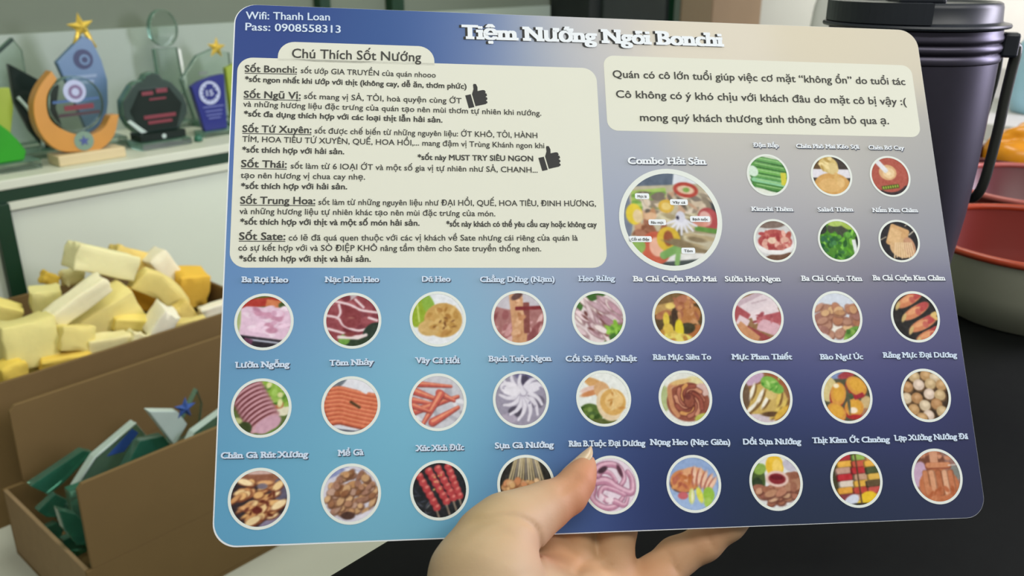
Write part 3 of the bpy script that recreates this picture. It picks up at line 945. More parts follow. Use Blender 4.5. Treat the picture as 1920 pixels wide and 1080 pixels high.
def card_colour(x, y):
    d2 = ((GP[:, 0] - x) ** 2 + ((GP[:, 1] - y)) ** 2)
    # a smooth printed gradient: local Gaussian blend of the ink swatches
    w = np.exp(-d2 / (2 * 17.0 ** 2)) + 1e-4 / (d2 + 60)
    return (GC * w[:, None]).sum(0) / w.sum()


NX = 72
rr = 8.4
L0, R0, T0, B0 = 0.45, 0.06, 0.06, 0.5       # unprinted white margin at left, right, top, bottom
hh = CH - T0 - B0
corner = [rr * (1 - math.cos(R(90 * k / 10))) for k in range(11)]
rows = corner[:-1] + list(np.linspace(rr, hh - rr, 48)) + [hh - q for q in corner[:-1]][::-1]
v, c, f = [], [], []
for t in rows:
    d = min(t, hh - t)
    dx = 0.0 if d >= rr else rr - math.sqrt(max(rr * rr - (rr - d) ** 2, 0))
    for i in range(NX + 1):
        u = i / NX
        x = L0 + dx + (CW - L0 - R0 - 2 * dx) * u
        y = -T0 - t + (B0 - 0.1) * -u * (t / hh)
        v.append((x * MM, y * MM, 0.03 * MM))
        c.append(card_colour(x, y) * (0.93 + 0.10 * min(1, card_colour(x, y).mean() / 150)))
for j in range(len(rows) - 1):
    for i in range(NX):
        a = j * (NX + 1) + i
        f.append((a, a + NX + 1, a + NX + 2, a + 1))
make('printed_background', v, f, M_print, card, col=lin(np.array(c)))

# sauce panel
pan = Print().poly(rounded(2.0, -110.4, 148.6, -23.5, 6.0)).poly(rounded(17.6, -24.5, 80.5, -16.0, 6.6, corners=(0, 0, 1, 1)))
sauce_panel = pan.build('sauce_panel', 0.06, M_cream, card)
SAUCE = [('sauce_name', 'Sốt Bonchi:', 4.9, -29.8, 25.3, -29.6), ('body', 'sốt ướp GIA TRUYỀN của quán nhooo', 26.8, -29.6, 81.0, -29.9),
         ('strong', '*sốt ngon nhất khi ướp với thịt (không cay, dễ ăn, thơm phức)', 5.1, -34.0, 93.6, -34.5),
         ('sauce_name', 'Sốt Ngũ Vị:', 4.9, -40.9, 27.0, -40.9), ('body', 'sốt mang vị SẢ, TỎI, hoà quyện cùng ỚT', 28.3, -40.7, 91.4, -41.0),
         ('body', 'và những hương liệu đặc trưng của quán tạo nên mùi thơm tự nhiên khi nướng.', 4.8, -44.7, 124.3, -45.6),
         ('strong', '*sốt đa dụng thích hợp với các loại thịt lẫn hải sản.', 5.2, -48.8, 83.5, -49.6),
         ('sauce_name', 'Sốt Tứ Xuyên:', 4.9, -55.5, 31.5, -55.4), ('body', 'sốt được chế biến từ những nguyên liệu: ỚT KHÔ, TỎI, HÀNH', 32.7, -55.4, 122.3, -55.5),
         ('body', 'TÍM, HOA TIÊU TỨ XUYÊN, QUẾ, HOA HỒI,... mang đậm vị Trùng Khánh ngon khi', 5.0, -59.5, 125.0, -59.9),
         ('strong', '*sốt thích hợp với hải sản.', 5.1, -63.9, 44.4, -64.0), ('strong', '*sốt này MUST TRY SIÊU NGON', 73.3, -65.8, 120.2, -65.6),
         ('sauce_name', 'Sốt Thái:', 4.9, -70.0, 22.3, -70.1), ('body', 'sốt làm từ 6 lOẠI ỚT và một số gia vị tự nhiên như SẢ, CHANH...', 23.8, -70.3, 121.8, -70.5),
         ('body', 'tạo nên hương vị chua cay nhẹ.', 4.9, -74.5, 52.6, -74.5), ('strong', '*sốt thích hợp với hải sản.', 5.2, -78.9, 45.7, -78.6),
         ('sauce_name', 'Sốt Trung Hoa:', 5.1, -85.0, 33.5, -84.9), ('body', 'sốt làm từ những nguyên liệu như ĐẠI HỒI, QUẾ, HOA TIÊU, ĐINH HƯƠNG,', 34.7, -85.1, 145.3, -84.6),
         ('body', 'và những hương liệu tự nhiên khác tạo nên mùi đặc trưng của món.', 5.0, -89.1, 104.0, -89.2),
         ('strong', '*sốt thích hợp với thịt và một số món hải sản.', 5.4, -93.3, 73.9, -93.3), ('strong', '*sốt này khách có thể yêu cầu cay hoặc không cay', 84.4, -93.6, 145.2, -93.4),
         ('sauce_name', 'Sốt Sate:', 5.2, -99.4, 22.5, -99.4), ('body', 'có lẽ đã quá quen thuộc với các vị khách về Sate nhưng cái riêng của quán là', 23.7, -99.6, 137.1, -99.1),
         ('body', 'có sự kết hợp với và SÒ ĐIỆP KHÔ nâng tầm thêm cho Sate truyền thống nhen.', 5.1, -103.7, 122.0, -103.6),
         ('strong', '*sốt thích hợp với thịt và hải sản.', 5.5, -107.9, 55.0, -108.0)]
STY = {'sauce_name': (2.9, 0.022, True), 'body': (2.3, 0.012, False), 'strong': (2.25, 0.028, False)}
pr = Print()
for st, s, x0, y0, x1, y1 in SAUCE:
    cap, bold, ul = STY[st]
    pr.add(*text_lines(s, x0, y0, x1, y1, cap, bold, underline=ul))
pr.add(*text_lines('Chú Thích Sốt Nướng', 23.1, -23.0, 75.1, -22.9, 4.0, 0.012))
pr.build('panel_text', 0.1, M_ink, sauce_panel)


def thumb_icon(cx, cy, s, rot):
    hand_ = [(-.28, -.42), (.38, -.42), (.52, -.36), (.52, -.26), (.46, -.2), (.58, -.12), (.58, 0), (.5, .05), (.62, .12), (.62, .26), (.54, .3), (.6, .36), (.56, .5), (.44, .54), (.12, .54), (.18, .8), (.14, 1.02), (.0, 1.06), (-.06, .98), (-.1, .72), (-.28, .42)]
    cuff = [(-.72, -.46), (-.36, -.46), (-.36, .42), (-.72, .42)]
    c, q = math.cos(R(rot)), math.sin(R(rot))
    p = Print()
    for poly in (hand_, cuff):
        p.poly([(cx + s * (x * c - y * q), cy + s * (x * q + y * c)) for x, y in poly])
    return p


for cx, cy in ((98.2, -39.0), (127.6, -65.7)):
    thumb_icon(cx, cy, 6.6, 14).build('thumbs_up_icon', 0.1, M_black_ink, sauce_panel)

# notice panel
notice = Print().poly(rounded(152.0, -51.5, 292.2, -17.4, 4.5)).build('notice_panel', 0.06, M_cream, card)
pr = Print()
for s, x0, y0, x1, y1 in [('Quán có cô lớn tuổi giúp việc cơ mặt “không ổn” do tuổi tác', 155.6, -27.5, 288.3, -26.9), ('Cô không có ý khó chịu với khách đâu do mặt cô bị vậy :(', 156.5, -36.6, 287.5, -36.5), ('mong quý khách thương tình thông cảm bỏ qua ạ.', 166.2, -46.9, 278.0, -45.7)]:
    pr.add(*text_lines(s, x0, y0, x1, y1, 3.3, 0.014))
pr.build('panel_text', 0.1, M_ink, notice)

# heading and network lines
pr = Print()
for s, x0, y0, x1, y1 in [('Wifi: Thanh Loan', 4.5, -6.6, 38.0, -5.9), ('Pass: 0908558313', 4.5, -11.6, 42.4, -11.3)]:
    pr.add(*text_lines(s, x0, y0, x1, y1, 3.3, 0.014))
pr.build('network_text', 0.1, M_pale_ink, card)
tv, tf = text_lines('Tiệm Nướng Ngói Bonchi', 92.0, -12.0, 206.0, -11.4, 6.2, 0.044, serif=True)
heading = Print().add(tv, tf).build('heading', 0.24, M_white_ink, card)
Print().add(tv, tf, -1.0, -0.1).build('drop_shadow', 0.08, M_black_ink, heading)

DISH = [('Ba Rọi Heo', 6.7, -116.1, 24.0, -116.2), ('Nạc Dăm Heo', 37.6, -116.1, 58.2, -116.1), ('Dú Heo', 74.6, -116.0, 85.7, -116.0), ('Chẳng Dừng (Nạm)', 97.2, -116.2, 126.9, -116.1), ('Heo Rừng', 136.4, -115.9, 151.4, -115.8), ('Ba Chỉ Cuộn Phô Mai', 158.7, -116.0, 193.7, -116.1), ('Sườn Heo Ngon', 197.1, -116.1, 221.0, -116.1), ('Ba Chỉ Cuộn Tôm', 229.8, -115.9, 256.6, -116.0), ('Ba Chỉ Cuộn Kim Châm', 261.2, -115.7, 293.8, -115.8),
        ('Lườn Ngỗng', 5.6, -148.6, 25.3, -148.5), ('Tôm Nhảy', 39.8, -148.3, 56.3, -148.1), ('Vây Cá Hồi', 71.7, -147.7, 88.7, -148.0), ('Bạch Tuộc Ngon', 99.7, -147.5, 124.3, -147.6), ('Cồi Sò Điệp Nhật', 129.8, -147.9, 158.3, -148.1), ('Râu Mực Siêu To', 164.7, -147.7, 188.6, -147.9), ('Mực Phan Thiết', 197.0, -148.0, 222.4, -148.3), ('Bào Ngư Úc', 234.2, -148.5, 252.8, -148.6), ('Răng Mực Đại Dương', 261.4, -148.1, 294.1, -148.4),
        ('Chân Gà Rút Xương', 1.8, -181.4, 32.7, -181.7), ('Mề Gà', 43.3, -181.6, 52.7, -181.5), ('Xúc Xích Đức', 71.7, -180.6, 89.7, -180.7), ('Sụn Gà Nướng', 101.3, -180.4, 123.8, -180.6), ('Râu B.Tuộc Đại Dương', 129.5, -180.4, 159.5, -180.9), ('Nọng Heo (Nạc Giòn)', 161.3, -180.6, 193.5, -181.4), ('Dồi Sụn Nướng', 198.7, -181.4, 222.6, -181.9), ('Thịt Kèm Ớt Chuông', 227.2, -181.6, 259.9, -182.0), ('Lạp Xưởng Nướng Đá', 261.8, -181.5, 293.8, -181.6),
        ('Combo Hải Sản', 159.7, -66.2, 193.5, -65.9), ('Đậu Bắp', 214.7, -57.6, 226.1, -57.6), ('Chén Phô Mai Kéo Sợi', 233.9, -57.7, 262.6, -57.5), ('Chén Bơ Cay', 266.8, -57.7, 283.3, -57.6), ('Kimchi Thêm', 211.1, -86.0, 229.6, -86.0), ('Salad Thêm', 240.4, -86.0, 256.4, -85.8), ('Nấm Kim Châm', 264.8, -86.0, 285.7, -85.9)]
for i, (s, x0, y0, x1, y1) in enumerate(DISH):
    cap = 2.95 if i == 27 else (1.8 if i > 27 else 2.15)
    tv, tf = text_lines(s, x0, y0, x1, y1, cap, 0.036, serif=True)
    o = Print().add(tv, tf).build('dish_name', 0.24, M_white_ink if i >= 27 or 4 < i < 9 else M_pale_ink, card)
    Print().add(tv, tf, 0.32, -0.28).build('drop_shadow', 0.08, M_shade_ink, o)

PICS = [(f_ba_roi, 15.5, -131.3, 'sliced pork belly'), (f_nac_dam, 48.2, -131.1, 'marbled raw pork'), (f_du_heo, 80.6, -130.7, 'tan meat with lettuce on a white plate'), (f_chang, 112.1, -130.5, 'pink and tan beef pieces'), (f_heo_rung, 144.0, -130.7, 'pale meat strips on leaves'), (f_ba_chi_pho_mai, 176.5, -130.7, 'meat rolls with melted cheese'), (f_suon, 209.8, -130.8, 'raw ribs'), (f_ba_chi_tom, 243.8, -131.0, 'brown meat rolls on a white plate'), (f_kim_cham, 278.1, -131.2, 'orange meat rolls on black'),
        (f_lu_ngong, 15.5, -163.5, 'sliced pink breast with lettuce'), (f_tom, 47.9, -163.2, 'rows of orange prawns'), (f_ca_hoi, 80.2, -162.6, 'salmon fins'), (f_bach_tuoc, 111.9, -162.2, 'white octopus'), (f_co_so_diep, 144.2, -162.4, 'golden scallops'), (f_rau_muc, 176.9, -162.9, 'reddish squid tentacles'), (f_muc, 210.1, -163.3, 'squid strips with green garnish'), (f_bao_ngu, 244.0, -163.5, 'orange abalone'), (f_rang_muc, 278.1, -163.7, 'tan squid beaks'),
        (f_chan_ga, 15.7, -195.9, 'golden boneless chicken feet'), (f_me_ga, 48.2, -195.3, 'brown gizzards'), (f_xuc_xich, 80.4, -195.0, 'four red sausages on black'), (f_sun_ga, 112.7, -193.9, 'skewers partly behind the thumb'), (f_rau_bt, 145.3, -195.1, 'purple octopus tentacles'), (f_nong_heo, 177.7, -195.7, 'sliced meat on a blue plate'), (f_doi_sun, 210.8, -196.1, 'brown meat around a red dip'), (f_thit_ot, 244.0, -196.1, 'pepper skewers'), (f_lap_xuong, 278.2, -195.9, 'brown sausages in a bowl'),
        (f_combo, 176.4, -89.8, 'big seafood platter'), (f_dau_bap, 220.1, -70.0, 'green okra'), (f_pho_mai, 248.5, -69.8, 'cheese dip'), (f_bo_cay, 275.2, -69.8, 'red sauce bowl'), (f_kimchi, 220.3, -98.7, 'kimchi bowl'), (f_salad, 248.4, -98.5, 'green salad'), (f_nam, 275.4, -98.6, 'tan mushrooms on black')]
for i, (fn, cx, cy, what) in enumerate(PICS):
    r = 21.8 if i == 27 else (9.3 if i > 27 else 10.85)
    N = 120 if i == 27 else 72
    FoodN = (lambda bg, N=N, i=i: Food(N, bg, 100 + i))
    p = fn(FoodN)
    o = p.mesh('food_picture', cx, cy, r * 0.94, 0.07, M_print, card)
    o['label'] = 'round picture of ' + what
    ring = Print()
    n = 64
    rv = [(cx + r * q * math.cos(2 * math.pi * k / n), cy + r * q * math.sin(2 * math.pi * k / n)) for k in range(n) for q in (1.0, 0.905)]
    ring.add(rv, [(2 * k, (2 * k + 2) % (2 * n), (2 * k + 3) % (2 * n), 2 * k + 1) for k in range(n)])
    ring.build('picture_rim', 0.11, M_rim, o)
    if i == 27:
        caps = Print()
        words = Print()
        for s, x, y, w in [('Mực lá', -.53, .44, 4.8), ('Vây cá', .18, .33, 6.4), ('Bạch tuộc', .57, .0, 7.4), ('Râu mực', -.27, -.07, 6.2), ('Cồi sò điệp', -.62, -.4, 8.4), ('Tôm', .29, -.62, 4.6)]:
            bx, by = cx + x * r, cy + y * r
            caps.poly(rounded(bx - w / 2 - .6, by - 1.1, bx + w / 2 + .6, by + 1.4, .7))
            words.add(*text_lines(s, bx - w / 2 + .5, by - .45, bx + w / 2 - .5, by - .45, 1.05, 0.01))
        co = caps.build('caption_boxes', 0.11, M_white_ink, o)
        words.build('caption_text', 0.15, M_ink, o)


# ------------------------------------------------------------------ glass and metals
M_glass = mat('clear_glass', (226, 238, 230), 0.03, trans=1.0, ior=1.45, vary=0.01)
M_glass_edge = mat('green_glass_edge', (120, 168, 146), 0.12, trans=0.55, ior=1.45, vary=0.08, scale=40)
M_greenglass = mat('green_glass', (150, 205, 180), 0.05, trans=0.85, ior=1.45, vary=0.08, scale=30)
M_deepglass = mat('deep_green_glass', (62, 132, 106), 0.08, trans=0.5, ior=1.45, vary=0.25, scale=40)
M_paleglass = mat('pale_frosted_glass', (206, 226, 216), 0.25, trans=0.25, vary=0.06, scale=40)
M_blackcrystal = mat('black_crystal', (30, 40, 36), 0.1, vary=0.3, scale=25)
M_smoke = mat('smoked_crystal', (66, 82, 76), 0.12, trans=0.25, vary=0.25, scale=25)
M_gold = mat('gold', (240, 208, 92), 0.35, metal=0.5, vary=0.1)
M_goldarc = mat('amber_resin', (196, 140, 62), 0.35, vary=0.1, scale=30)
M_beige = mat('beige_base', (206, 190, 146), 0.4, vary=0.06, scale=20)
M_blueplate = mat('blue_print', (98, 128, 160), 0.3, vary=0.1, scale=14)
M_navy = mat('navy_plate', (30, 40, 116), 0.3, vary=0.08, scale=20)
M_navydark = mat('dark_navy_print', (52, 62, 96), 0.4, vary=0.15, scale=60)
M_lightprint = mat('pale_print', (176, 186, 212), 0.4, vary=0.08, scale=80)
M_redprint = mat('red_print', (118, 42, 50), 0.4, vary=0.1, scale=80)
M_brightgreen = mat('bright_green_resin', (44, 150, 30), 0.3, vary=0.12, scale=20)
M_lime = mat('lime_resin', (150, 170, 60), 0.3, vary=0.15, scale=15)

ZS = -0.052          # top of the award shelf


def award(name, x, y, label, rotz=0.0, cat='trophy'):
    return thing(name, (x, y, ZS), label, cat, rot=(0, 0, R(rotz)), group='awards on the white shelf')


def glass_plate(poly, y0, y1, name, parent, face=None, bevel=0.0012):
    o = MB().prism(poly, y0, y1, 0, 1, bevel).build(name, [face or M_glass, M_glass_edge], parent)
    return o


def star(cx, cz, r, k=0.42, rot=90, n=5):
    return [(cx + (r if i % 2 == 0 else r * k) * math.cos(R(rot + 180 / n * i)), cz + (r if i % 2 == 0 else r * k) * math.sin(R(rot + 180 / n * i))) for i in range(2 * n)]


def star_solid(cx, cz, r, y, depth, name, parent, material, rot=90, k=0.42):
    p = star(cx, cz, r, k, rot)
    v = [(x, y, z) for x, z in p] + [(cx, y - depth, cz), (cx, y + depth, cz)]
    f = []
    for i in range(10):
        j = (i + 1) % 10
        f += [(i, j, 10), (j, i, 11)]
    return make(name, v, f, material, parent)


# 1 crystal with green wave at the left end of the shelf
t = award('crystal_award', 0.46, 1.48, 'award with a bright green wave and lime top at the left end of the shelf')
o = glass_plate([(-.03, 0), (.055, 0), (.055, .014), (-.03, .014)], -.035, .02, 'base', t)
MB().prism([(-.03, .0145), (-.03, .082), (.006, .077), (.02, .062), (.032, .043), (.039, .028), (.034, .0145)], -.026, -.012, bevel=.002).build('wave', M_brightgreen, t)
MB().prism([(-.03, .0145), (-.03, .126), (.042, .122), (.042, .092), (.03, .05), (.026, .0145)], 0.0, .010, bevel=.0015).build('plate', M_lime, t)

# 2 black star plate
t = award('crystal_award', 0.545, 1.545, 'black angular star shaped award behind the amber ring')
glass_plate([(-.03, 0), (.06, 0), (.06, .012), (-.03, .012)], -.03, .03, 'base', t)
MB().prism([(-.018, .152), (.03, .118), (.052, .112), (.04, .075), (.05, .0125), (.012, .0125), (-.006, .045), (-.02, .09)], -.006, .006, bevel=.0015).build('plate', M_blackcrystal, t)
MB().tube(smooth_curve([(-.016, -.012, .10), (-.002, -.014, .075), (.008, -.014, .045), (.008, -.012, .014)], 5), .0028).build('glass_ribbon', M_paleglass, t, True)
MB().tube(smooth_curve([(.03, -.012, .10), (.022, -.014, .06), (.026, -.014, .035), (.04, -.012, .014)], 5), .0022).build('glass_ribbon', M_paleglass, t, True)

# 3 tall clear plate with a slanted top
t = award('crystal_award', 0.545, 1.615, 'tall clear glass plate with slanted top behind the black star')
glass_plate([(-.03, 0), (.04, 0), (.04, .012), (-.03, .012)], -.02, .02, 'base', t)
glass_plate([(-.02, .0125), (-.022, .155), (.02, .186), (.032, .165), (.028, .0125)], -.006, .006, 'plate', t)
MB().prism([(-.022, .155), (.02, .186), (.021, .181), (-.018, .152)], -.0068, -.0061).build('bevel_edge', M_smoke, t)

# 4 blue drop with a gold star
t = award('crystal_award', 0.652, 1.565, 'blue pointed drop shaped award topped with a gold star')
glass_plate([(-.04, 0), (.045, 0), (.045, .014), (-.04, .014)], -.03, .03, 'base', t)
MB().prism([(-.012, .0145), (-.034, .108), (-.044, .146), (.006, .186), (.02, .178), (.031, .145), (.036, .11), (.031, .072), (.014, .0145)], -.007, .007, bevel=.002).build('plate', M_blueplate, t)
MB().disc((0, .148), .0165, -.0074).build('emblem', M_navydark, t)
MB().disc((.002, .147), .009, -.0078, r0=.005).build('emblem_ring', M_blueplate, t)
for z, w in ((.117, .022), (.108, .016)):
    MB().box((-.004 - w, -.0078, z), (-.004 + w, -.0071, z + .005)).build('print_line', mat('soft_print', (136, 158, 184), 0.4), t)
star_solid(.008, .2, .024, 0, .009, 'gold_star', t, M_gold, 96)
MB().tube([(-.008, 0, .17), (.004, 0, .196)], .0035).tube([(.026, 0, .165), (.012, 0, .196)], .004).build('star_mount', M_gold, t, True)

# 5 amber ring with a glass disc
t = award('crystal_award', 0.582, 1.45, 'amber crescent award holding a round printed glass disc')
MB().box((-.048, -.022, 0), (.06, .022, .017), bevel=.002).build('base', M_beige, t)
outer = smooth_curve([(-.030, .146), (-.052, .124), (-.065, .10), (-.067, .07), (-.058, .043), (-.038, .023), (-.006, .0175), (.026, .0175), (.05, .036), (.063, .068)], 4)
inner = smooth_curve([(.049, .068), (.034, .049), (.008, .041), (-.02, .05), (-.041, .067), (-.047, .086), (-.042, .112), (-.024, .133)], 4)
MB().prism([tuple(p) for p in outer] + [tuple(p) for p in inner], -.011, .011, bevel=.0012).build('crescent', M_goldarc, t)
MB().prism([(.0 + .043 * math.cos(2 * math.pi * k / 40), .092 + .043 * math.sin(2 * math.pi * k / 40)) for k in range(40)], -.007, .007, 0, 1, .0012).build('glass_disc', [M_glass, M_glass_edge], t)
g = MB().disc((0, .112), .0175, -.0082).build('round_emblem', M_lightprint, t)
MB().disc((.001, .111), .011, -.0086, r0=.006).build('emblem_ring', mat('mauve_print', (120, 104, 136), 0.4), g)
MB().box((-.036, -.0079, .096), (.036, -.0073, .100)).build('print_line', mat('blue_line_print', (62, 96, 140), 0.4), t)
MB().box((-.02, -.0079, .083), (.026, -.0073, .091)).build('print_line', M_redprint, t)
MB().box((-.03, -.0079, .074), (.034, -.0073, .079)).build('print_line', mat('dark_line_print', (66, 46, 48), 0.4), t)
MB().disc((0, .034), .0155, -.0116).build('seal', mat('seal_green', (118, 146, 126), 0.4), t)
MB().prism(star(0, .034, .009), -.0122, -.0117).build('seal_star', mat('seal_blue', (70, 84, 140), 0.4), t)

# 6 dark octagonal crystal
t = award('crystal_award', 0.727, 1.48, 'dark faceted octagonal crystal with red lettering in the middle of the shelf')
glass_plate([(-.046, 0), (.046, 0), (.046, .012), (-.046, .012)], -.03, .03, 'base', t)
MB().box((-.042, -.02, .0125), (.042, .02, .026), bevel=.002).build('plinth', M_blackcrystal, t)
octo = [(-.042, .0265), (-.054, .04), (-.062, .058), (-.060, .084), (-.04, .108), (-.03, .114), (-.018, .115), (-.013, .124), (0, .127), (.012, .124), (.017, .115), (.032, .108), (.05, .086), (.056, .066), (.054, .05), (.036, .0265)]
MB().prism(octo, -.012, .012, 0, 1, .004).build('crystal', [M_smoke, M_glass_edge], t)
MB().prism([(-.036, .031), (-.05, .066), (-.028, .1), (.024, .1), (.044, .07), (.03, .031)], -.0132, -.0126).build('dark_panel', M_blackcrystal, t)
for x0, x1, z0, z1 in ((-.026, -.006, .09, .096), (0, .02, .092, .099), (-.014, .016, .081, .084), (-.028, .03, .05, .056), (-.022, .022, .041, .046)):
    MB().box((x0, -.0142, z0), (x1, -.0134, z1)).build('red_lettering', M_redprint, t)
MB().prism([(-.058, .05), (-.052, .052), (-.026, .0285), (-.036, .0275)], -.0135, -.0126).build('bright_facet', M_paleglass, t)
MB().disc((.0, .019), .004, -.0206).build('plinth_mark', M_paleglass, t)

# 7 tall clear column
t = award('crystal_award', 0.838, 1.63, 'tallest clear glass column award with rounded top')
glass_plate([(-.03, 0), (.03, 0), (.03, .012), (-.03, .012)], -.02, .02, 'base', t)
glass_plate([(-.022, .0125), (-.024, .15), (.022, .15), (.025, .08), (.02, .0125)], -.007, .007, 'column', t)
MB().prism([(.0 + .028 * math.cos(2 * math.pi * k / 28), .186 + .034 * math.sin(2 * math.pi * k / 28)) for k in range(28)], -.008, .008, 0, 1, .002).build('rounded_top', [M_glass, M_glass_edge], t)
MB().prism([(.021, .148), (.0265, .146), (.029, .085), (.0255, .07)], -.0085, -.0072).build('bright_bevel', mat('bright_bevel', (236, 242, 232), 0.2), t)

# 8 clear award with small gold star
t = award('crystal_award', 0.905, 1.605, 'clear glass award with small gold star beside the menu card')
glass_plate([(-.04, 0), (.05, 0), (.05, .012), (-.04, .012)], -.02, .02, 'base', t)
glass_plate([(-.04, .0125), (-.058, .092), (-.02, .134), (.015, .145), (.05, .135), (.05, .07), (.04, .0125)], -.006, .006, 'plate', t)
star_solid(.022, .146, .021, -.006, .008, 'gold_star', t, M_gold, 84)
MB().box((-.022, -.0072, .098), (-.004, -.0064, .104)).build('print_line', mat('grey_print', (120, 132, 124), 0.5), t)

# 9 navy trapezoid award with number emblem
t = award('crystal_award', 0.845, 1.50, 'navy blue trapezoid award with white laurel emblem and the number 15')
glass_plate([(-.03, 0), (.04, 0), (.04, .009), (-.03, .009)], -.02, .02, 'base', t)
MB().prism([(-.021, .0095), (-.037, .092), (-.02, .1), (.008, .107), (.031, .109), (.025, .0095)], -.006, .006, bevel=.0012).build('plate', M_navy, t)
em = MB().disc((-.003, .078), .021, -.0068, r0=.0165).build('laurel_ring', M_lightprint, t)
for a in range(20, 341, 26):
    if 70 < a < 110:
        continue
    MB().disc((-.003 + .0155 * math.cos(R(a)), .078 + .0155 * math.sin(R(a))), .0026, -.0069, 10).build('laurel_leaf', M_lightprint, em)
nv, nf = text_lines('15', -10.2, 73.0, 4.2, 73.0, 10.0, 0.03)
make('number', [(x * MM, -.0069 - q * MM, z * MM) for x, z, q in nv], nf, M_lightprint, em)
for z, w in ((.052, .021), (.044, .017), (.037, .016), (.031, .012)):
    MB().box((.001 - w, -.0072, z), (.001 + w, -.0063, z + .0018)).build('print_line', mat('faint_print', (108, 118, 176), 0.4), t)

# 10 lime award next to the card
t = award('crystal_award', 0.938, 1.56, 'lime green award half hidden behind the edge of the menu card')
glass_plate([(-.03, 0), (.04, 0), (.04, .009), (-.03, .009)], -.02, .02, 'base', t)
MB().prism([(-.02, .0095), (-.022, .112), (.01, .122), (.04, .1), (.032, .0095)], -.006, .006, bevel=.0015).build('plate', M_lime, t)

o = MB().lathe([(0, 0), (.006, 0), (.008, .003), (.0075, .008), (.004, .012), (0, .0125)], 20).build('glass_ornament', M_deepglass, None, True)
o.location = (0.79, 1.46, ZS)
tag(o, 'small dark glass ornament lying on the shelf left of the navy award', 'ornament')

# ------------------------------------------------------------------ cardboard boxes
M_card = mat('brown_cardboard', (120, 98, 62), 0.75, vary=0.07, scale=22, bump=0.05, spec=0.2)
M_card_edge = mat('cardboard_edge', (146, 124, 92), 0.8, vary=0.1, scale=80, spec=0.2)
BZ = -0.4
T = 0.0045
bx = thing('cardboard_box', (0.43, 0.89, BZ), 'open brown cardboard box in front, holding glass awards', 'box')
x0, x1, y0, y1, zr = -0.183, 0.185, -0.109, 0.109, 0.088
MB().box((x0, y0, 0), (x1, y1, T)).build('bottom', M_card, bx)
MB().box((x0, y0, T), (x1, y0 + T, zr), bevel=.0008).build('wall', M_card, bx)
MB().box((x0, y1 - T, T), (x1, y1, zr), bevel=.0008).build('wall', M_card, bx)
MB().box((x0, y0 + T, T), (x0 + T, y1 - T, zr), bevel=.0008).build('wall', [M_card_edge], bx)
MB().box((x1 - T, y0 + T, T), (x1, y1 - T, zr), bevel=.0008).build('wall', M_card, bx)
MB().prism([(x0 + .006, zr), (x1, zr), (x1, zr + .096), (x0 + .012, zr + .096), (x0 + .007, zr + .091)], y0, y0 + T, bevel=.0008).build('flap', M_card, bx)
MB().prism([(x0 + .022, zr), (x1, zr), (x1, zr + .097), (x0 + .03, zr + .097), (x0 + .0235, zr + .091)], y1 - T, y1, bevel=.0008).build('flap', M_card, bx)

b2 = thing('cardboard_box', (0.28, 1.21, BZ), 'large open brown cardboard box behind, heaped with yellow foam pieces', 'box')
x0, x1, y0, y1, zr = -0.42, 0.36, -0.146, 0.146, 0.185
MB().box((x0, y0, 0), (x1, y1, T)).build('bottom', M_card, b2)
for lo, hi in (((x0, y0, T), (x1, y0 + T, zr)), ((x0, y1 - T, T), (x1, y1, zr)), ((x0, y0 + T, T), (x0 + T, y1 - T, zr)), ((x1 - T, y0 + T, T), (x1, y1 - T, zr))):
    MB().box(lo, hi, bevel=.0008).build('wall', M_card, b2)

# glass pieces in the front box
M_blueink = mat('blue_glass_print', (52, 84, 150), 0.3, vary=0.25, scale=60)


def shard(name, loc, poly, th, label, material, edge, tilt=(0, 0, 0)):
    o = MB().prism(poly, -th / 2, th / 2, 0, 1, min(.0012, th / 6)).build(name, [material, edge])
    o.location = loc
    o.rotation_euler = [R(q) for q in tilt]
    return tag(o, label, 'glass award', 'glass awards in the front box')


shard('glass_award', (0.299, .955, -.314), [(-.0371, .0203), (.024, .0383), (.0355, .0303), (-.0024, .0075), (-.0202, 0)], .012, 'dark green glass slab at the left end of the front box', M_deepglass, M_greenglass)
o = shard('glass_award', (0.346, .915, -.314), [(-.0587, .0127), (-.026, .0465), (.0249, .0691), (.0312, .0559), (.0478, .0186), (-.0192, 0)], .014, 'clear glass award with a blue print leaning in the middle of the front box', M_greenglass, M_paleglass)
MB().prism([(-.0135, .043), (.0193, .0645), (.0255, .0564), (.006, .0405)], -.0076, -.0071).build('blue_print', M_blueink, o)
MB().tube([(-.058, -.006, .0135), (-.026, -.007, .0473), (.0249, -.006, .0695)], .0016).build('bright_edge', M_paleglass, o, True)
o = shard('glass_award', (0.392, .872, -.268), [(-.0231, .0547), (.0005, 0), (.0189, .0204), (.0097, .0411)], .012, 'white frosted triangular glass award with a blue star', M_paleglass, M_paleglass)
o2 = star_solid(.0185, .0415, .014, -.006, .005, 'blue_star', o, M_blueink, 80)
shard('glass_award', (0.432, .905, -.284), [(-.036, 0), (-.0132, .0209), (.008, .0483), (.0139, .056), (.0182, .0356), (.009, 0)], .010, 'thin clear pointed glass award beside the blue star', M_glass, M_glass_edge)
o = shard('glass_award', (0.440, .848, -.276), [(-.0525, .0059), (-.0342, .029), (.0075, .0417), (.0386, .0364), (.0344, 0), (.0062, 0)], .012, 'pale green glass slab with red lettering next to the menu card', M_greenglass, M_paleglass)
MB().box((-.02, -.0072, .016), (.0, -.0065, .021)).build('red_lettering', M_redprint, o)
shard('glass_award', (0.262, .838, -.322), [(-.0125, .0585), (.003, .0445), (.0165, .0134), (.014, 0), (-.0022, .0093), (-.0109, .033)], .012, 'bright green glass shard against the left wall of the box', M_deepglass, M_greenglass)
